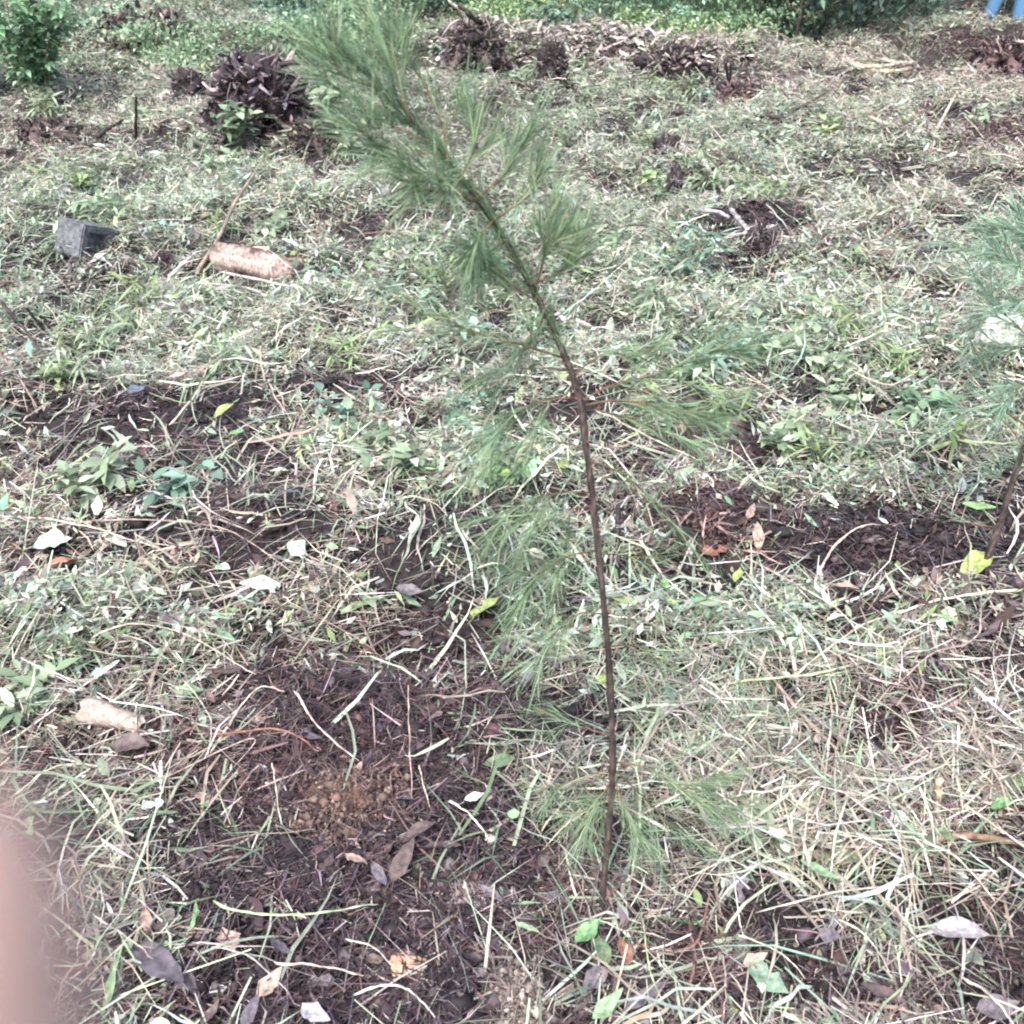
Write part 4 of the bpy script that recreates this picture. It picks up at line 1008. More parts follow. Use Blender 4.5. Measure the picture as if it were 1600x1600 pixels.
# ------------------------------------------------------------------ stumps of torn roots
def stump(u, v, wpx, hpx, seed, label, color, light, spikes=60, lean=0.0, flat_top=0.75, cat='stump', name='tree_stump'):
    b = P(u, v); dep = depth(b); w = wpx / FPX * dep; hh = hpx / FPX * dep * 1.08
    root = thing(name, label, cat, tuple(b))
    r = np.random.default_rng(seed)
    lump('core', M_CORE, (w * 0.31, w * 0.26, hh * 0.38), root, seed, 0.6, 4, (0, w * 0.1, hh * 0.40))
    for k in range(5):                       # buttress roots
        a = k * 1.256 + r.uniform(-0.4, 0.4); g = Geo()
        e = [(0, 0, hh * 0.5), (math.cos(a) * w * .25, math.sin(a) * w * .25, hh * .28), (math.cos(a) * w * .45, math.sin(a) * w * .4, 0.0), (math.cos(a) * w * .55, math.sin(a) * w * .5, -0.05)]
        tube(g, smooth_path(e, 8), w * np.linspace(0.075, 0.03, 8), 6, color, jitter=0.2, seed=k + seed)
        g.obj('root', M_BARK, root)
    g = Geo()
    for k in range(spikes):
        a = r.uniform(0, 6.28); rr = w * 0.34 * math.sqrt(r.uniform(0.05, 1)); z0 = hh * r.uniform(0.1, 0.85)
        p = np.array([math.cos(a) * rr, math.sin(a) * rr * 0.8, z0]); L = hh * r.uniform(0.15, 0.5)
        el = r.uniform(-0.6, 1.3); d = np.array([math.cos(a) * math.cos(el) + lean, math.sin(a) * math.cos(el), math.sin(el)])
        c = np.array(light if r.uniform() < 0.45 else color) * math.exp(r.normal(0, 0.3))
        tube(g, smooth_path([p - d * L * 0.5, p + r.normal(0, 0.02, 3), p + d * L * 0.5 + r.normal(0, 0.03, 3)], 5), w * r.uniform(0.005, 0.02) * np.array([1, 1, .9, .7, .3]), 5, np.clip(c, 0, .8), jitter=0.25, seed=k)
    o = g.obj('splinters', M_BARK, root, smooth=False); o['kind'] = 'stuff'
    g = Geo()                                  # loose dead leaves caught on it
    n = spikes * 9
    a = r.uniform(0, 6.28, n); rr = w * r.uniform(0.1, 0.48, n)
    p = np.stack([np.cos(a) * rr, np.sin(a) * rr * 0.8, hh * np.clip(1.0 - (rr / (w * 0.5)) ** 2, 0.05, 1) * r.uniform(0.3, 1.0, n)], 1)
    d, sd2, up2 = frames(n, 0.6)
    L = w * r.uniform(0.03, 0.09, n)
    cc = colors(r.integers(0, 5, n), [color, light, tuple(q * 1.4 for q in color), (0.04, 0.03, 0.035), (0.03, 0.022, 0.025)], 0.35)
    ribbons(g, p, d, sd2, up2, L, L * 0.5, [0.2, 1, 0.8, 0.1], 3, up2 * (r.normal(0, 0.3, n) * L)[:, None], 0.4, cc)
    o = g.obj('dead_leaves', M_LEAF, root); o['kind'] = 'stuff'
    return root
stump(410, 215, 205, 122, 3, 'big dark torn root stump in the upper left', (0.05, 0.038, 0.043), (0.24, 0.20, 0.21), 170)
stump(298, 170, 70, 62, 15, 'low dark tuft of roots left of the big dark stump', (0.05, 0.04, 0.045), (0.22, 0.18, 0.2), 40)
stump(235, 75, 200, 55, 33, 'dry brown brush bank below the far upper left bushes', (0.10, 0.08, 0.07), (0.36, 0.31, 0.27), 110, cat='brush heap', name='brush_heap')
stump(60, 210, 150, 22, 34, 'low dry litter heap below the corner shrub', (0.10, 0.075, 0.07), (0.32, 0.27, 0.25), 50, cat='brush heap', name='brush_heap')
stump(862, 135, 68, 70, 5, 'narrow dark splintered stump on the bark chip ridge', (0.03, 0.024, 0.026), (0.36, 0.30, 0.27), 60)
stump(1055, 130, 150, 52, 7, 'wide dark root stump behind the centre of the plot', (0.05, 0.038, 0.038), (0.34, 0.29, 0.27), 120)
stump(742, 105, 120, 70, 9, 'brown brush heap under the long grey branch', (0.11, 0.083, 0.08), (0.32, 0.285, 0.27), 150, cat='brush heap', name='brush_heap')
stump(1185, 398, 70, 48, 11, 'small dark root stump with a bleached branch', (0.07, 0.052, 0.056), (0.30, 0.265, 0.27), 70)
stump(1052, 322, 34, 68, 13, 'narrow grey upright stump in the middle distance', (0.09, 0.08, 0.09), (0.3, 0.28, 0.3), 30)
stump(1042, 250, 60, 45, 17, 'grey stub with a level twig beyond the narrow stump', (0.09, 0.075, 0.085), (0.3, 0.27, 0.28), 30)
stump(1155, 165, 100, 35, 19, 'reddish dead brush right of the wide stump', (0.13, 0.08, 0.075), (0.30, 0.22, 0.20), 60, cat='brush heap', name='brush_heap')
stump(1085, 850, 130, 55, 21, 'reddish root heap right of the pine trunk', (0.07, 0.038, 0.037), (0.2, 0.135, 0.13), 90, cat='root heap', name='root_heap')
stump(490, 235, 110, 45, 23, 'dark leafy debris at the right foot of the big stump', (0.06, 0.045, 0.04), (0.30, 0.30, 0.20), 40, cat='brush heap', name='brush_heap')
stump(1565, 110, 130, 45, 25, 'reddish brown brush heap near the top right corner', (0.12, 0.08, 0.075), (0.32, 0.25, 0.235), 70, cat='brush heap', name='brush_heap')
stump(1540, 225, 120, 30, 27, 'low reddish brush heap at the right edge', (0.09, 0.06, 0.055), (0.3, 0.235, 0.215), 50, cat='brush heap', name='brush_heap')
stump(1075, 1500, 100, 45, 29, 'small knot of brown roots right of the pine foot', (0.075, 0.045, 0.045), (0.2, 0.12, 0.11), 40, cat='root knot', name='root_knot')

# ------------------------------------------------------------------ block, log, clods, bark pieces
def concrete_block():
    b = P(125, 400); dep = depth(b); w = 44 / FPX * dep; hh = 0.155
    root = thing('concrete_block', 'grey concrete block half sunk in the weeds at the left', 'block', tuple(b), R(-24))
    bm = bmesh.new()
    # body with two hollow cores seen from the side, tilted
    bmesh.ops.create_cube(bm, size=1.0)
    for v in bm.verts: v.co = Vector((v.co.x * w * 1.15, v.co.y * 0.20, v.co.z * hh))
    bmesh.ops.bevel(bm, geom=bm.edges[:], offset=0.006, segments=2, affect='EDGES')
    bmesh.ops.subdivide_edges(bm, edges=[e for e in bm.edges if e.calc_length() > 0.05], cuts=5, use_grid_fill=True)
    side = [f for f in bm.faces if f.normal.x > 0.9 and f.calc_area() > 1e-5 and abs(f.calc_center_median().z) < hh * 0.3 and abs(f.calc_center_median().y) < 0.062 and abs(f.calc_center_median().y) > 0.008]
    if side:
        r_ = bmesh.ops.extrude_face_region(bm, geom=side)
        vs = [e for e in r_['geom'] if isinstance(e, bmesh.types.BMVert)]
        bmesh.ops.translate(bm, verts=vs, vec=(-0.035, 0, 0)); bmesh.ops.delete(bm, geom=side, context='FACES')
    for v in bm.verts:
        v.co += Vector((mnoise.noise(v.co * 30), mnoise.noise(v.co * 31 + Vector((4, 4, 4))), mnoise.noise(v.co * 29 + Vector((9, 1, 4))))) * 0.004
    me = bpy.data.meshes.new('body'); bm.to_mesh(me); bm.free(); me.materials.append(M_BLOCK)
    o = link('body', me, root); o.location = (0, 0.05, hh * 0.40); o.rotation_euler = (R(-22), R(8), 0)
concrete_block()

def cut_log():
    a = P(340, 405, 0.05); c = P(472, 432, 0.045); a = a + [0, 0, .02]; c = c + [0, 0, .0]; b0 = (a + c) / 2; b0[2] -= 0.05
    root = thing('cut_log', 'pale cut log with peeling bark lying among twigs', 'log', tuple(b0))
    path = smooth_path([a, (a + c) / 2 + [0, 0, 0.008], c], 14) - b0
    g = Geo(); pf = smooth_path([path[0], path[7], path[-1]], 50); n = 50; sides = 28
    tube(g, pf, 0.060 * np.r_[0.80, 0.93, np.ones(46), 0.9, 0.7], sides, (0.38, 0.30, 0.262), jitter=0.0)
    vv = g.v[0]; k = 50 * sides; ax = np.repeat(pf, sides, 0); off = vv[:k] - ax; ang = np.tile(np.linspace(0, 2 * np.pi, sides, endpoint=False), n); tt = np.repeat(np.linspace(0, 1, n), sides)
    grain = vnoise(ang * 6, tt * 3, 1.0, 4); broad = vnoise(ang * 1.2, tt * 7, 1.0, 8); fine = vnoise(ang * 9, tt * 40, 1.0, 2)
    vv[:k] = ax + off * (1 + 0.10 * grain + 0.14 * broad + 0.04 * fine)[:, None]
    cc = np.array(g.c[0]); cc[:k] *= (1 + 0.35 * grain + 0.2 * fine)[:, None]
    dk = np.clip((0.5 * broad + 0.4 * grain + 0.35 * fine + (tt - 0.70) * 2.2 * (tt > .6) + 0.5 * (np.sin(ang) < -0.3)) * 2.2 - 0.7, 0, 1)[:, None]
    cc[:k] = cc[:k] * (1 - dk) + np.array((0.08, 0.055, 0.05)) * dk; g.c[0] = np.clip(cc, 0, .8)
    g.obj('wood', M_BARK, root)
    for k in range(5):
        g = Geo(); i = [2, 5, 8, 10, 12][k]; ang = [0.3, 1.2, -0.4, 0.9, 0.2][k]
        p = path[i] + np.array([0, -math.cos(ang) * .058, math.sin(ang) * .058])
        dd = np.array([[0.9, 0.2, -0.12]]); s2 = nrm(np.array([[0.1, -math.sin(ang), -math.cos(ang)]]))
        ribbons(g, p[None], dd, s2, np.cross(s2, dd), np.array([0.11]), np.array([0.045]), [0.6, 1, 0.8, 0.4], 3, np.array([[0, -0.01, 0.02]]), 0.3, np.array([[0.24, 0.16, 0.12]]) if k > 1 else np.array([[0.48, 0.36, 0.28]]))
        g.obj('bark_flake', M_BARK, root)
cut_log()

def curled_bark(u1, v1, u2, v2, wpx, color, label):
    a = P(u1, v1, .045); c = P(u2, v2, .04); b0 = (a + c) / 2
    g = Geo(); K = 9; M_ = 9; r = wpx / FPX * depth(b0) * 0.5
    ax = nrm(c - a); sd_ = nrm(np.cross(ax, [0, 0, 1])); up = np.cross(sd_, ax)
    v = []
    for i in range(K):
        t = i / (K - 1); p = a + (c - a) * t
        for j in range(M_):
            th = -1.3 + (j / (M_ - 1)) * (4.4 - 0.9 * t); rr = r * (1 + 0.12 * math.sin(5 * t + j)) * (1 - 0.25 * t)
            v.append(p + sd_ * math.cos(th) * rr + up * math.sin(th) * rr - b0 + ax * 0.006 * math.sin(j * 2.1 + i))
    q = [(i * M_ + j, i * M_ + j + 1, (i + 1) * M_ + j + 1, (i + 1) * M_ + j) for i in range(K - 1) for j in range(M_ - 1)]
    g.add(v, q=q, c=color)
    o = g.obj('bark_piece', M_BARK); o.location = b0
    md = o.modifiers.new('solid', 'SOLIDIFY'); md.thickness = 0.0025
    prop(o, label, 'bark')
curled_bark(132, 1108, 228, 1134, 36, (0.38, 0.31, 0.265), 'curled piece of pale bark lying in the left straw')

def place_lump(name, label, cat, u, v, wpx, dpx, hpx, mat, seed, rough=0.25, rz=0, sink=0.3):
    b = P(u, v); k = depth(b) / FPX
    o = lump(name, mat, (wpx * k / 2, dpx * k / 2, hpx * k / 2), None, seed, rough, 4)
    o.location = (b[0], b[1], b[2] + hpx * k / 2 * (1 - sink)); o.rotation_euler[2] = R(rz)
    return prop(o, label, cat)
def crumbly_clod(label, u, v, wpx, dpx, hpx, mat, pal, seed, n=900):
    b = P(u, v); k = depth(b) / FPX; r = np.random.default_rng(seed)
    w, d_, hh = wpx * k / 2, dpx * k / 2, hpx * k / 2
    root = thing('soil_clod', label, 'clod', tuple(b), r.uniform(0, 3))
    lump('core', mat, (w * .8, d_ * .8, hh * .8), root, seed, 0.55, 4, (0, 0, hh * 0.1))
    g = Geo(); th = r.uniform(0, 6.28, n); ph = np.arccos(r.uniform(-0.1, 1, n)); q = r.uniform(0.78, 1.15, n) * np.where(ph > 1.2, r.uniform(1, 1.5, n), 1)
    c0 = np.stack([np.sin(ph) * np.cos(th) * w * q, np.sin(ph) * np.sin(th) * d_ * q, np.maximum(np.cos(ph) * hh * q, 0.001)], 1)
    base = np.array([[1, 0, 0], [0, 1, 0], [-1, 0, 0], [0, -1, 0], [0, 0, 0.8], [0, 0, -0.8]], float)
    rr = np.exp(r.normal(-5.5, 0.5, n)).clip(.0015, .012)
    vv = c0[:, None] + base[None] * (1 + r.normal(0, .4, (n, 6, 1))) * rr[:, None, None]
    t = np.array([[0, 1, 4], [1, 2, 4], [2, 3, 4], [3, 0, 4], [1, 0, 5], [2, 1, 5], [3, 2, 5], [0, 3, 5]])
    col = np.array(pal)[r.integers(0, len(pal), n)] * np.exp(r.normal(0, .3, n))[:, None]
    g.add(vv.reshape(-1, 3), t=(t[None] + (np.arange(n) * 6)[:, None, None]).reshape(-1, 3), c=np.repeat(col, 6, 0))
    m_ = n // 2; dd, s2, u2 = frames(m_, 0.6); Lr = np.exp(r.normal(-3.9, .5, m_)).clip(.006, .06)
    ribbons(g, c0[:m_], dd, s2, u2, Lr, np.full(m_, 0.0016), [1, 1, .5], 2, s2 * (r.normal(0, .4, m_) * Lr)[:, None], 0, np.array(pal)[r.integers(0, len(pal), m_)] * 1.3, kink=.1)
    o = g.obj('crumbs', M_CRUMB, root, smooth=False); o['kind'] = 'stuff'
crumbly_clod('reddish crumbly clod of earth on the dug soil', 550, 1255, 150, 110, 60, M_CLOD, [(0.075, 0.047, 0.042), (0.14, 0.088, 0.074), (0.04, 0.027, 0.026), (0.19, 0.14, 0.12)], 3, 1700)
crumbly_clod('pale beige clod at the bottom edge of the plot', 812, 1590, 120, 70, 60, M_STONE, [(0.34, 0.29, 0.25), (0.22, 0.18, 0.16), (0.12, 0.1, 0.09)], 6, 700)
crumbly_clod('small grey-pink crumbly clod in the dark soil', 735, 1405, 70, 50, 34, M_CLOD, [(0.26, 0.21, 0.21), (0.16, 0.125, 0.125), (0.1, 0.075, 0.075)], 9, 500)
crumbly_clod('rusty clod with straw at the pine foot', 905, 1390, 110, 70, 40, M_CLOD, [(0.10, 0.062, 0.056), (0.17, 0.115, 0.10), (0.05, 0.034, 0.032)], 12, 700)
place_lump('bark_piece', 'flat tan two-lobed bark piece on the dug soil', 'bark', 640, 1512, 66, 44, 16, mat_rock('tan_bark', (0.40, 0.25, 0.16), (0.60, 0.42, 0.30), 35, 0.7, 0.2), 14, 0.22, -8, 0.0)
place_lump('pale_stone', 'pale whitish stone behind the right sapling', 'stone', 1562, 545, 92, 55, 66, mat_rock('white_stone', (0.45, 0.52, 0.46), (0.78, 0.82, 0.76), 25, 0.9, 0.5), 16, 0.4, 25)
place_lump('pale_stone', 'small cream stone near the upper left bush', 'stone', 140, 46, 20, 14, 14, M_STONE, 18, 0.3)
place_lump('pale_stone', 'white weathered stone on the far straw behind the wide stump', 'stone', 1100, 76, 30, 18, 16, mat_rock('bright_stone', (0.6, 0.62, 0.58), (0.8, 0.8, 0.76), 20, 0.9, 0.3), 21, 0.4)
place_lump('pale_stone', 'tiny pale stone near the middle of the right weeds', 'stone', 1287, 593, 14, 10, 12, M_STONE, 24, 0.3)
place_lump('pale_stone', 'white scrap of stone at the end of the peeled stem', 'stone', 766, 1314, 17, 14, 14, mat_rock('chalk', (0.7, 0.7, 0.62), (0.8, 0.8, 0.74), 40, 0.8, 0.2), 27, 0.3)

# ------------------------------------------------------------------ living weeds
def weed(pos, H, spread, nst, nl, leaf, cols, seed, label, group=None, name='weed_plant', cat='weed', kind='oval', fw=0.5, lscale=0.0):
    r = np.random.default_rng(seed)
    root = thing(name, label, cat, tuple(pos), 0, group)
    prof = [0.15, 0.9, 1, 0.6, 0.05] if leaf > 0.02 else [0.3, 1, 0.15]
    gs = Geo(); gl = Geo()
    for s in range(nst):
        a = r.uniform(0, 6.28); e = np.array([math.cos(a), math.sin(a), 0]) * spread * r.uniform(0.2, 1)
        hh = H * r.uniform(0.55, 1.05)
        p0 = np.array([r.normal(0, spread * 0.12), r.normal(0, spread * 0.12), -0.01])
        pth = smooth_path([p0, p0 + e * 0.4 + [0, 0, hh * 0.6], p0 + e + [0, 0, hh]], 7)
        tube(gs, pth, max(0.0012, H * 0.006) * np.linspace(1, 0.5, 7), 4, (0.18, 0.22, 0.12))
        t = r.uniform(0.15, 1, nl); i = (t * 6).astype(int).clip(0, 5); fr = (t * 6 - i)[:, None]
        p = pth[i] * (1 - fr) + pth[i + 1] * fr
        az = r.uniform(0, 6.28, nl); el = r.uniform(-0.5, 0.7, nl)
        d = np.stack([np.cos(az) * np.cos(el), np.sin(az) * np.cos(el), np.sin(el)], 1)
        side = nrm(np.cross(d, [0, 0, 1.0])) + r.normal(0, 0.25, (nl, 3)); side = nrm(side - d * (side * d).sum(1, keepdims=True)); up = np.cross(side, d)
        L = leaf * r.uniform(0.6, 1.3, nl); c = np.array(cols)[r.integers(0, len(cols), nl)] * np.exp(r.normal(0, 0.2, nl))[:, None]
        bend = np.zeros((nl, 3)); bend[:, 2] = -L * r.uniform(0, 0.4, nl)
        ribbons(gl, p + d * (leaf * 0.25), d, side, up, L, L * fw * r.uniform(0.8, 1.2, nl), prof, 3, bend, 0.25, c)
    gs.obj('stem', M_BARK, root)
    o = gl.obj('leaves', M_FOL, root); o['kind'] = 'stuff'
    return root
GR = [(0.16, 0.27, 0.15), (0.24, 0.36, 0.22), (0.11, 0.19, 0.11)]; GB = [(0.15, 0.26, 0.19), (0.25, 0.38, 0.30), (0.08, 0.15, 0.11)]; GY = [(0.27, 0.38, 0.17), (0.34, 0.43, 0.22), (0.18, 0.27, 0.12)]
GP = [(0.29, 0.38, 0.25), (0.37, 0.46, 0.33), (0.19, 0.27, 0.16)]
def wp(u, v, hpx, spx, *a, **k):
    p = P(u, v); s = depth(p) / FPX
    return weed(p, hpx * s, spx * s, *a, **k)
wp(62, 150, 160, 95, 40, 50, 0.07, [(0.19, 0.34, 0.19), (0.28, 0.43, 0.27), (0.12, 0.22, 0.13)], 1, 'leafy green shrub in the upper left corner', name='shrub', cat='shrub')
wp(-60, 150, 170, 80, 24, 40, 0.07, [(0.17, 0.31, 0.17), (0.25, 0.39, 0.23)], 2, 'leafy shrub cut by the left edge in the upper left corner', name='shrub', cat='shrub')
wp(385, 245, 80, 60, 10, 12, 0.085, GR + GP, 3, 'bright leafy weed growing at the foot of the big dark stump')
wp(330, 285, 45, 45, 8, 10, 0.07, GP, 4, 'pale leafy weed below the leafy one at the big stump')
wp(870, 65, 55, 55, 16, 22, 0.09, GB, 5, 'bluish green bush behind the narrow splintered stump', name='shrub', cat='shrub')
wp(95, 1050, 55, 55, 12, 14, 0.035, GR, 6, 'fine-leaved green plant at the left near the mint leaves', fw=0.18)
wp(45, 1120, 80, 60, 8, 8, 0.05, GP, 7, 'pale yellow-green plant just above the fingertip', fw=0.4)
wp(130, 300, 45, 30, 7, 9, 0.06, GY, 8, 'yellow-green sprig behind the concrete block')
wp(155, 350, 55, 38, 8, 9, 0.07, GP, 9, 'mint weed drooping over the concrete block', fw=0.3)
wp(530, 225, 95, 60, 10, 10, 0.10, GP, 10, 'broad-leaved weed right of the big dark stump')
wp(1440, 660, 50, 60, 9, 10, 0.06, GR, 11, 'green weed left of the right sapling')
wp(1300, 640, 40, 50, 8, 10, 0.05, GP, 12, 'pale weed in the middle of the right side')
wp(790, 760, 60, 60, 9, 10, 0.04, GY + GR, 13, 'yellow-green weed under the pine left branches')
wp(650, 745, 60, 60, 8, 8, 0.05, GP, 14, 'pale weed above the mint leaf left of the pine')
wp(95, 600, 50, 20, 4, 6, 0.05, GY, 15, 'yellow-green leaves on the dark leaning stem')
wp(735, 35, 30, 25, 6, 8, 0.10, [(0.5, 0.6, 0.12), (0.42, 0.52, 0.15)], 16, 'lime yellow sprig behind the brown brush heap')
wp(1080, 455, 110, 70, 14, 10, 0.09, GB, 17, 'upright grassy weed right of the pine', fw=0.14)
wp(1010, 300, 40, 30, 6, 6, 0.06, GY, 18, 'yellow-green sprig left of the narrow grey stump')
wp(1150, 310, 40, 32, 6, 6, 0.06, GY, 19, 'lime sprig above the thick bleached branch')
wp(1275, 215, 30, 45, 8, 8, 0.06, GY, 20, 'green sprig growing through the long dark branch')
wp(1385, 895, 25, 25, 4, 5, 0.03, GY, 21, 'tiny green seedling on the right dug patch', fw=0.35)
wp(1220, 1310, 40, 50, 5, 6, 0.05, GP, 22, 'pale sprig behind the crumpled whitish leaf')
wp(1290, 1335, 30, 40, 5, 6, 0.035, GY, 23, 'small yellow-green sprig above the green lying leaf')
wp(95, 60, 60, 70, 10, 16, 0.09, GR, 24, 'low bush behind the upper left shrub', name='shrub', cat='shrub')
# alike weeds over the plot
x, y, dep = scatter(900, 1.0, 2.2, 11, 0.5, 0)
S, G, T, Rb, cl = fields(x, y)
sel = [i for i in range(len(x)) if rng.uniform() < (0.1 + G[i] * 0.9) * (1 - S[i])][:130]
protos = [weed((0, 0, 0), H, sp, ns, nl, lf, co, 40 + k, 'low green weed among the cut straw', 'low green weeds among the cut straw', fw=fw)
          for k, (H, sp, ns, nl, lf, co, fw) in enumerate([(.09, .07, 6, 8, .035, GR, .5), (.12, .09, 7, 8, .045, GP, .45), (.10, .08, 6, 9, .04, GB, .5), (.14, .08, 9, 6, .07, GP, .13), (.13, .08, 8, 6, .06, GY, .15)])]
for k, i in enumerate(sel):
    if k < len(protos): o = protos[k]
    else:
        src = protos[int(rng.integers(len(protos)))]
        o = src.copy(); COL.objects.link(o)
        for ch in src.children:
            c = ch.copy(); COL.objects.link(c); c.parent = o
    o.location = (x[i], y[i], float(h(x[i], y[i])) + 0.005); o.rotation_euler = (0, 0, rng.uniform(0, 6.28)); s = rng.uniform(0.8, 1.25) * (1 + 0.05 * dep[i]); o.scale = (s, s, s)

# ------------------------------------------------------------------ bushes and trees behind
def bush(u, v, Hm, Wm, leaf, cols, seed, label, n=1500, cat='bush'):
    p = P(u, v); r = np.random.default_rng(seed)
    root = thing('bush', label, cat, tuple(p))
    gs = Geo()
    for s in range(12):
        a = r.uniform(0, 6.28); e = np.array([math.cos(a) * Wm * .4, math.sin(a) * Wm * .3, Hm * r.uniform(.5, .9)]) * r.uniform(0.6, 1)
        tube(gs, smooth_path([(0, 0, -.02), e * [.3, .3, .5], e], 6), np.linspace(0.014, 0.005, 6), 4, (0.12, 0.10, 0.08))
    gs.obj('branches', M_BARK, root)
    # leaf clumps
    nc = 26; cc_ = np.stack([r.normal(0, Wm * .28, nc), r.normal(0, Wm * .22, nc), Hm * (0.12 + 0.75 * r.uniform(0, 1, nc) ** 0.9)], 1)
    k = r.integers(0, nc, n)
    q = cc_[k] + r.normal(0, 1, (n, 3)) * np.array([Wm * .11, Wm * .11, Hm * .10]); q[:, 2] = np.abs(q[:, 2])
    d, sd2, up2 = frames(n, 0.6)
    tone = np.exp(r.normal(0, 0.25, nc))[k][:, None]
    c = np.array(cols)[r.integers(0, len(cols), n)] * tone * np.exp(r.normal(0, 0.15, n))[:, None]
    L = leaf * r.uniform(0.6, 1.4, n); g = Geo()
    bend = np.zeros((n, 3)); bend[:, 2] = -L * r.uniform(0, 0.5, n)
    ribbons(g, q, d, sd2, up2, L, L * 0.5, [0.2, 1, 0.1], 3, bend, 0.25, np.clip(c, 0, .7))
    o = g.obj('foliage', M_FOL, root); o['kind'] = 'stuff'
    return root
BUSHES = [
 (310, 100, .45, 1.0, GP + GR, 'low loose green bush above the dark stump tuft'), (480, 95, .45, 1.0, GR + GP, 'low green bush behind the right side of the big stump'), (200, 60, .4, 1.0, GP + GB, 'low pale bush right of the cream stone'), (560, 75, .5, 0.9, GP + GR, 'pale green bush half hidden by the pine tip'),
 (1130, 75, .5, 1.0, GR, 'low bright bush in front of the full green bush'),(1030, 72, .45, 1.0, GR + GY, 'low bright bush in front of the mint green bush'),(780, 50, .4, 1.0, GY + GR, 'low yellowish bush beyond the brown brush heap'),
 (1010, 60, .9, 1.3, GB, 'mint green bush directly behind the wide dark stump'), (1090, 62, .85, 1.2, GR, 'bright green low bush right of the mint one'),
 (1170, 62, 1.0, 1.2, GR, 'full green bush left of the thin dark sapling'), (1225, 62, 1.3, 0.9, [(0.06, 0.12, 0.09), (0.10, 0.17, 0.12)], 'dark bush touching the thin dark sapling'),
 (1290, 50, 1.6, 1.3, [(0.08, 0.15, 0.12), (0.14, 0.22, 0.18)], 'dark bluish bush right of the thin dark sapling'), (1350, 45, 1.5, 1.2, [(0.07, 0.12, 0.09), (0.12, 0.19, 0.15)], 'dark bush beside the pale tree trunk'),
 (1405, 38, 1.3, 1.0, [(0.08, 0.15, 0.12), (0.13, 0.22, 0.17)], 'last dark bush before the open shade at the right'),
 (960, 30, 1.0, 1.3, GR, 'green bush behind the bluish one'), (820, 32, .7, 1.2, GY, 'yellowish green bush behind the bark ridge'), (690, 25, .8, 1.2, GB, 'bush behind the long grey branch'),
 (600, 30, .8, 1.2, GR, 'green bush behind the pine tip'), (510, 22, .7, 1.3, GY + GR, 'light bush at the top left of the pine tip'), (420, 35, .5, 1.0, GB, 'low bush behind the big dark stump'),
 (250, 10, .7, 1.4, GR, 'bush behind the dry brush at the upper left'), (130, 0, .9, 1.4, GB, 'bush behind the leafy shrub at the upper left'), (900, 8, 1.1, 1.4, GB, 'far bush rising above the bluish one'), (1060, 12, 1.4, 1.5, [(0.10, 0.2, 0.13), (0.16, 0.28, 0.18)], 'taller bush behind the mint green bush'), (1180, 10, 1.8, 1.5, [(0.07, 0.13, 0.1), (0.11, 0.19, 0.14)], 'tall dark bush behind the full green bush')]
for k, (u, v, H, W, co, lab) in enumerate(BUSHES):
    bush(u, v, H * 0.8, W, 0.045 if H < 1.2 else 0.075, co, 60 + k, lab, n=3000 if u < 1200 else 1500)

def tree(x, y, H, r0, seed, label, lean=0.0, barkc=(0.16, 0.13, 0.12), crown_n=3500):
    z = ground_z(x, y); r = np.random.default_rng(seed)
    root = thing('tree', label, 'tree', (x, y, z))
    g = Geo(); pth = smooth_path([(0, 0, -.1), (lean * .3, 0.05, H * .3), (lean * .8, 0, H * .65), (lean, 0.1, H)], 22)
    rad = r0 * np.linspace(1, 0.25, 22); rad[0] *= 1.5; rad[1] *= 1.2
    tube(g, pth, rad, 10, barkc, jitter=0.05, seed=seed); tr = g.obj('trunk', M_BARK, root)
    ends = []
    for k in range(9):
        i = 9 + k; a = k * 2.4 + r.uniform(-.3, .3); L = H * r.uniform(.16, .3)
        e = [pth[i], pth[i] + np.array([math.cos(a) * L * .5, math.sin(a) * L * .5, L * .25]), pth[i] + np.array([math.cos(a) * L, math.sin(a) * L, L * .45])]
        q = smooth_path(e, 7); g = Geo(); tube(g, q, rad[i] * np.linspace(.5, .15, 7), 6, barkc); g.obj('limb', M_BARK, root); ends += [q[3], q[4], q[5], q[6]]
    ends = np.array(ends); n = crown_n; k = r.integers(0, len(ends), n)
    q = ends[k] + r.normal(0, 1, (n, 3)) * H * 0.05
    d, s2, u2 = frames(n, .6); L = r.uniform(.10, .2, n); g = Geo()
    tone = np.exp(r.normal(0, .3, len(ends)))[k][:, None]
    ribbons(g, q, d, s2, u2, L, L * .5, [.2, 1, .1], 2, None, 0, np.clip(np.array([[0.07, 0.13, 0.06]]) * tone, 0, .5))
    o = g.obj('crown', M_FOL, root); o['kind'] = 'stuff'
def at_y(u, yy): # x on the ground line of a picture column at distance yy
    return (u - 800) / FPX * (yy * math.cos(PITCH) + 1.5 * math.sin(PITCH))
TREES = [(1325, 12.8, 7.5, .09, (0.34, 0.28, 0.26), 'slim pale-barked tree among the dark bushes'), (1425, 13.5, 8, .10, (0.30, 0.28, 0.25), 'grey tree trunk at the left end of the open shade'),
 (1448, 13.9, 8.5, .12, (0.09, 0.08, 0.08), 'dark tree trunk behind the grey one'), (1480, 13.4, 8, .13, (0.10, 0.085, 0.08), 'broad dark trunk in the open shade'), (1520, 13.7, 9, .12, (0.24, 0.22, 0.21), 'grey leaning trunk left of the person'),
 (1545, 14.3, 9, .14, (0.08, 0.07, 0.07), 'dark trunk just left of the person'), (1620, 13.9, 9, .15, (0.1, 0.09, 0.085), 'dark trunk at the right edge behind the person')]
for k, (u, yy, H, r0, bc, lab) in enumerate(TREES):
    tree(at_y(u, yy), yy, H, r0, 100 + k, lab, lean=(0.9 if k == 4 else random.uniform(-.3, .4)), barkc=bc)
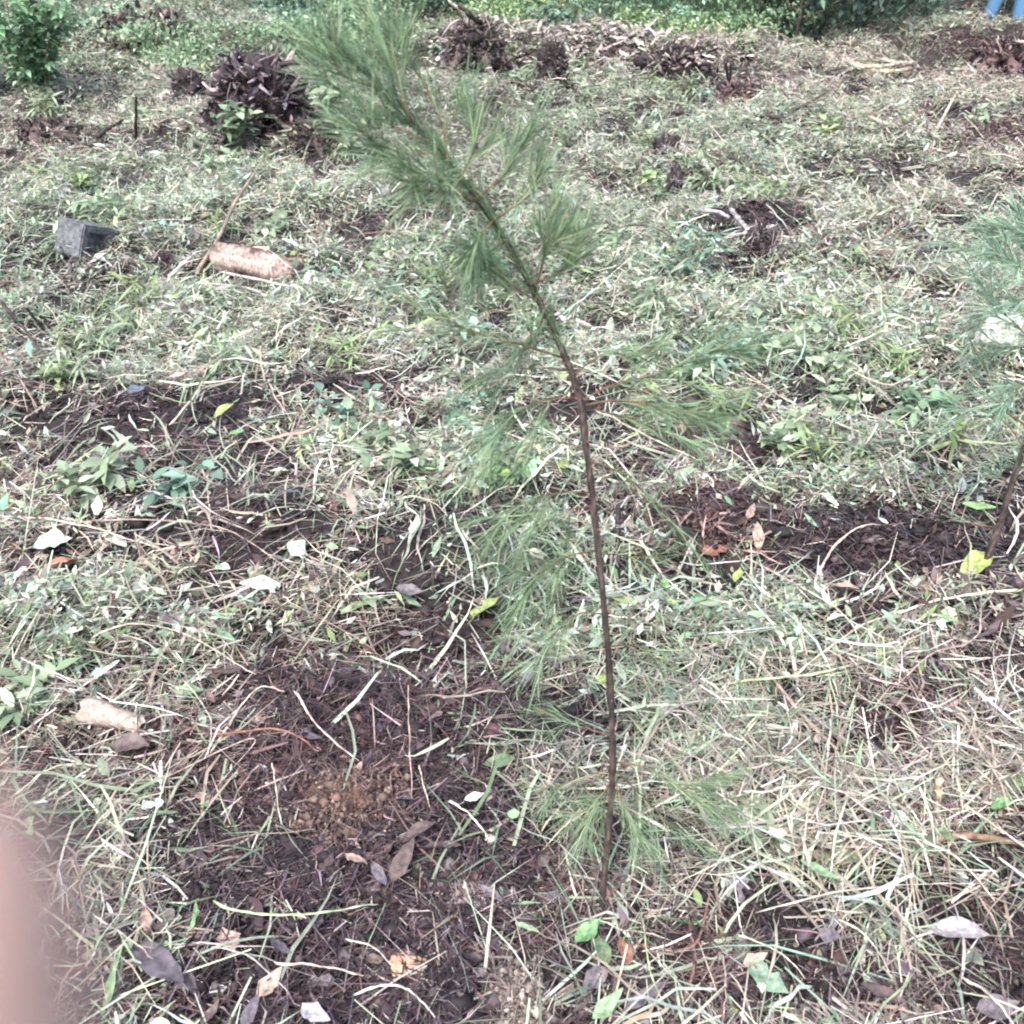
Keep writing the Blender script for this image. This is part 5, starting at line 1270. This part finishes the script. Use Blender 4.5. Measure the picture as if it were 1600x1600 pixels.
for k, (xx, yy) in enumerate([(-9, 19), (-5.5, 21), (-1.5, 20), (2.2, 22), (12.5, 18.5)]):
    tree(xx, yy, 8.5, .15, 120 + k, ['tree beyond the far left bushes', 'tree behind the dry brush slope', 'tree behind the bark ridge', 'tree behind the green bushes', 'tree beyond the right edge'][k], crown_n=5000)

# undergrowth of the wood behind, shade put into its dark leaf colours: one mass nobody could count
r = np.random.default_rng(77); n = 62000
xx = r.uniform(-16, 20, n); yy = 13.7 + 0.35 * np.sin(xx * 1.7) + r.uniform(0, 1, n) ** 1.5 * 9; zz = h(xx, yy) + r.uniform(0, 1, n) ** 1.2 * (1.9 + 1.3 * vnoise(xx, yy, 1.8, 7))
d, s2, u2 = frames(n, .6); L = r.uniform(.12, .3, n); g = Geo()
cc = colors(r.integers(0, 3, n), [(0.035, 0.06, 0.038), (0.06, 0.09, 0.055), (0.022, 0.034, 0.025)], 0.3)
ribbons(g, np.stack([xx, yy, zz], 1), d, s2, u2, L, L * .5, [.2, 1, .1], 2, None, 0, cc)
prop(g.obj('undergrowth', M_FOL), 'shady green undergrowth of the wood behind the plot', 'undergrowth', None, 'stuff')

# ------------------------------------------------------------------ skinned bodies
def skin_mesh(name, chain, edges, radii, mat, parent=None, sub=2, root_i=0):
    me = bpy.data.meshes.new(name)
    me.from_pydata([tuple(c) for c in chain], edges, [])
    me.materials.append(mat)
    o = link(name, me, parent)
    sk = o.modifiers.new('skin', 'SKIN'); sk.use_smooth_shade = True
    for i, rr in enumerate(radii):
        rr = rr if isinstance(rr, tuple) else (rr, rr)
        me.skin_vertices[0].data[i].radius = rr
        me.skin_vertices[0].data[i].use_root = (i == root_i)
    ss = o.modifiers.new('sub', 'SUBSURF'); ss.levels = sub; ss.render_levels = sub
    return o

def mat_plain(name, c, rough=0.7, scale=40, vary=0.15, sss=0.0):
    m, n, l, b, out = mat_new(name)
    tc = n.new('ShaderNodeTexCoord'); nz = n.new('ShaderNodeTexNoise'); nz.inputs['Scale'].default_value = scale
    l.new(tc.outputs['Object'], nz.inputs['Vector'])
    cr = n.new('ShaderNodeValToRGB')
    cr.color_ramp.elements[0].color = (*[q * (1 - vary) for q in c], 1); cr.color_ramp.elements[1].color = (*[min(q * (1 + vary), 1) for q in c], 1)
    l.new(nz.outputs['Fac'], cr.inputs[0]); l.new(cr.outputs[0], b.inputs['Base Color']); b.inputs['Roughness'].default_value = rough
    if sss:
        b.inputs['Subsurface Weight'].default_value = sss; b.inputs['Subsurface Radius'].default_value = (1, .4, .25); b.inputs['Subsurface Scale'].default_value = 0.004
    return m
M_SKIN = mat_plain('skin', (0.60, 0.40, 0.335), 0.5, 20, 0.05, 0.6)
M_SKIN2 = mat_plain('brown_skin', (0.36, 0.2, 0.14), 0.55, 20, 0.06)
M_JEANS = mat_plain('denim', (0.10, 0.24, 0.42), 0.85, 60, 0.2)
M_SHIRT = mat_plain('dark_cloth', (0.05, 0.06, 0.1), 0.8, 40, 0.2)
M_SHOE = mat_plain('boot', (0.03, 0.028, 0.03), 0.6)
M_HAIR = mat_plain('hair', (0.02, 0.015, 0.013), 0.5)

def person():
    pz = P(1566, 52); root = thing('person', 'person in light blue jeans standing at the far right edge of the plot', 'person', tuple(pz), R(12))
    body = [(0, 0, .98), (0, -.01, 1.15), (0, -.01, 1.36), (0, 0, 1.46), (0, -.005, 1.53), (0, -.02, 1.62), (0, -.02, 1.71),
            (.17, 0, 1.40), (.23, 0, 1.13), (.25, -.06, .88), (-.17, 0, 1.40), (-.23, 0, 1.13), (-.22, -.10, .90),
            (.10, 0, .9), (.13, -.02, .5), (.15, .0, .08), (.16, -.12, .03), (-.10, 0, .9), (-.12, .03, .5), (-.17, .10, .10), (-.18, 0, .03)]
    E = [(0, 1), (1, 2), (2, 3), (3, 4), (4, 5), (5, 6), (3, 7), (7, 8), (8, 9), (3, 10), (10, 11), (11, 12), (0, 13), (13, 14), (14, 15), (15, 16), (0, 17), (17, 18), (18, 19), (19, 20)]
    rad = [(.15, .11), (.13, .10), (.16, .11), .07, .05, (.075, .09), (.065, .08), .055, .042, .03, .055, .042, .03, .08, .055, .04, .035, .08, .055, .04, .035]
    skin_mesh('body', body, E, rad, M_SKIN2, root)
    jb = [(0, 0, .99), (.10, 0, .88), (.13, -.02, .5), (.15, 0, .10), (-.10, 0, .88), (-.12, .03, .5), (-.17, .10, .12)]
    skin_mesh('jeans', jb, [(0, 1), (1, 2), (2, 3), (0, 4), (4, 5), (5, 6)], [(.165, .125), .105, .085, .075, .105, .085, .075], M_JEANS, root)
    sb = [(0, 0, 1.0), (0, -.01, 1.2), (0, -.01, 1.38), (.17, 0, 1.40), (.22, 0, 1.18), (-.17, 0, 1.40), (-.22, 0, 1.18)]
    skin_mesh('shirt', sb, [(0, 1), (1, 2), (2, 3), (3, 4), (2, 5), (5, 6)], [(.175, .13), (.16, .125), (.17, .125), .075, .06, .075, .06], M_SHIRT, root)
    for (fx, fy) in ((.155, -.03), (-.175, .07)):
        skin_mesh('shoe', [(fx, fy + .06, .05), (fx, fy - .04, .05), (fx, fy - .15, .035)], [(0, 1), (1, 2)], [(.05, .05), (.05, .045), (.045, .03)], M_SHOE, root)
    lump('hair', M_HAIR, (.085, .10, .075), root, 5, 0.08, 3, (0, .005, 1.72))
    lump('nose', M_SKIN2, (.013, .022, .02), root, 6, 0.05, 2, (0, -.12, 1.635))
    for s in (-1, 1):
        lump('eye', M_HAIR, (.011, .006, .007), root, 7, 0, 2, (s * .032, -.108, 1.665))
        lump('ear', M_SKIN2, (.012, .02, .03), root, 8, 0.05, 2, (s * .082, -.015, 1.645))
    lump('mouth', mat_plain('lips', (.25, .09, .08)), (.024, .006, .007), root, 9, 0.05, 2, (0, -.105, 1.59))
person()

# the photographer's hand: one fingertip rests against the rim of the lens
def hand():
    Mx = cam.matrix_basis if False else (Matrix.Translation(Vector(CAM)) @ cam.rotation_euler.to_matrix().to_4x4())
    def W(x, y, z): return Mx @ (Vector((x, y + 0.0004, z)) * 0.8)
    tip = (-0.0262, -0.0170, -0.0345)
    pts = [(-0.0245, -0.0090, -0.0340), (-0.0245, -0.0145, -0.0340), (-0.0251, -0.027, -0.0345), (-0.0262, -0.044, -0.0355), (-0.033, -0.064, -0.030), (-0.046, -0.092, -0.012),   # index: tip, joint, joint, knuckle
           (-0.062, -0.112, 0.020), (-0.085, -0.135, 0.060), (-0.13, -0.19, 0.13), (-0.22, -0.34, 0.20),       # palm, wrist, forearm
           (-0.058, -0.088, -0.006), (-0.056, -0.066, -0.026), (-0.050, -0.046, -0.036), (-0.048, -0.032, -0.038),  # middle
           (-0.072, -0.090, 0.002), (-0.072, -0.066, -0.018), (-0.067, -0.048, -0.030), (-0.065, -0.037, -0.034),  # ring
           (-0.085, -0.096, 0.012), (-0.088, -0.076, -0.006), (-0.085, -0.062, -0.018), (-0.083, -0.053, -0.024),  # little
           (-0.050, -0.100, 0.040), (-0.036, -0.078, 0.050), (-0.030, -0.056, 0.050)]                          # thumb
    base = W(*pts[6])
    root = thing('hand', 'blurred fingertip of the photographer at the lower left edge', 'hand', tuple(base))
    ch = [W(*p) - base for p in pts]
    E = [(0, 1), (1, 2), (2, 3), (3, 4), (4, 5), (5, 6), (6, 7), (7, 8), (8, 9), (6, 10), (10, 11), (11, 12), (12, 13), (6, 14), (14, 15), (15, 16), (16, 17), (7, 18), (18, 19), (19, 20), (20, 21), (6, 22), (22, 23), (23, 24)]
    rad = [.0068, .0098, .0105, .0108, .0105, .012, (.022, .014), (.020, .015), (.028, .025), (.04, .038)] + [.0095, .009, .0085, .0075] * 2 + [.008, .0078, .0072, .0065] + [.013, .0105, .009]
    rad = [tuple(q * .8 for q in r_) if isinstance(r_, tuple) else r_ * .8 for r_ in rad]
    skin_mesh('palm_and_fingers', ch, E, rad, M_SKIN, root, 2, 6)
hand()

# ------------------------------------------------------------------ words for the alike leaves and weeds: what each lies beside
LAND = [(555, 1245, 'reddish clod'), (640, 1512, 'oval bark piece'), (735, 1405, 'grey-pink clod'), (812, 1590, 'beige clod'), (938, 1430, 'pine foot'), (180, 1120, 'curled bark'), (297, 1087, 'round green leaf'),
        (252, 1510, 'large grey-purple leaf'), (85, 850, 'mint torn leaf'), (545, 1038, 'dark glossy leaf'), (965, 860, 'dark stake'), (1090, 850, 'reddish root heap'), (1530, 900, 'right sapling foot'), (1462, 1012, 'large grey-brown leaf'),
        (1218, 1312, 'crumpled whitish leaf'), (1500, 1455, 'silvery leaf'), (1585, 1240, 'two green edge leaves'), (466, 857, 'small round pale leaf'), (520, 655, 'big mint leaf'), (130, 400, 'concrete block'), (400, 410, 'cut log'),
        (410, 210, 'big dark stump'), (1185, 390, 'small root stump'), (1052, 322, 'narrow grey stump'), (862, 135, 'splintered stump'), (1052, 130, 'wide dark stump'), (1562, 530, 'pale stone'), (100, 600, 'dark leaning stem'),
        (1275, 190, 'long dark branch'), (1385, 105, 'cut poles'), (1540, 215, 'right brush heap'), (60, 150, 'corner shrub'), (130, 240, 'charred black stick'), (140, 46, 'small cream stone'), (235, 75, 'dry brown brush bank'), (500, 60, 'pine tip'), (742, 105, 'brown brush heap'), (980, 200, 'dark crooked stem'), (330, 290, 'pale leafy weed'), (620, 480, 'left pine branches'), (1500, 330, 'right pine crown'), (1100, 200, 'reddish dead brush'), (700, 360, 'dark reddish stick'), (370, 660, 'olive yellow leaf'), (772, 742, 'bright green leaf'),
        (1325, 918, 'tan folded leaf'), (1255, 952, 'mint leaf'), (1440, 660, 'right green weed'), (1300, 640, 'pale right weed'), (340, 1430, 'fallen green stem'), (628, 1345, 'standing grey-brown leaf'), (1080, 455, 'grassy weed'), (97, 1040, 'fine green plant'),
        (1180, 1230, 'dark folded leaf'), (1420, 1060, 'green grass stalk'), (1450, 1320, 'thick brown branch'), (1560, 1575, 'corner grey leaf'), (920, 1470, 'dull dark green leaf')]
LAND = [(np.array(P(u, v)[:2]), nm) for u, v, nm in LAND]
def near_words(o):
    p = np.array(o.location[:2]); dd = [float(np.linalg.norm(p - q)) for q, _ in LAND]; k = int(np.argmin(dd)); q, nm = LAND[k]
    dx, dy = p - q; rel = ('right of' if dx > 0 else 'left of') if abs(dx) > abs(dy) else ('behind' if dy > 0 else 'in front of')
    return k, dd[k], rel, nm
def colour_word(c):
    r_, g_, b_ = c[0], c[1], c[2]
    if g_ > r_ * 1.15: return 'pale green' if g_ > 0.42 else ('yellow-green' if b_ < r_ * 0.6 else 'green')
    if r_ > 0.28: return 'tan'
    return 'grey' if b_ > r_ * 0.85 and r_ > 0.12 else ('dark' if r_ < 0.11 else 'brown')
SHAPE = {'round': 'round', 'oval': 'oval', 'long': 'narrow', 'blade': 'strip-like', 'torn': 'torn'}
buckets = {}
for o in list(COL.objects):
    if not o.get('group') or o.parent: continue
    k, dist, rel, nm = near_words(o)
    if o.name.startswith('fallen_leaf'):
        base = (colour_word(o.color) + ' ' + SHAPE[o.data.name.split('_')[1].split('.')[0]], rel, nm, o['group'])
    elif o.name.startswith('weed_plant'):
        base = ({'0': 'low'}.get('x', 'low') + ' green weed', rel, nm, o['group'])
    else: continue
    buckets.setdefault(base, []).append((dist, o))
for (desc, rel, nm, grp), L_ in buckets.items():
    L_.sort(key=lambda t: t[0])
    for i, (dist, o) in enumerate(L_):
        noun = '' if 'weed' in desc else ' leaf'
        art = '' 
        if len(L_) == 1: lab = f'{desc}{noun} lying {rel} the {nm}' if noun else f'{desc} growing {rel} the {nm}'
        else:
            order = ['nearest', 'second nearest', 'third nearest', 'fourth nearest', 'fifth nearest', 'sixth nearest', 'seventh nearest', 'eighth nearest'][min(i, 7)]
            lab = f'{desc}{noun} {rel} the {nm}, {order} to it' if i < 8 else f'{desc}{noun} {rel} the {nm}, one of those farthest out'
        o['label'] = lab
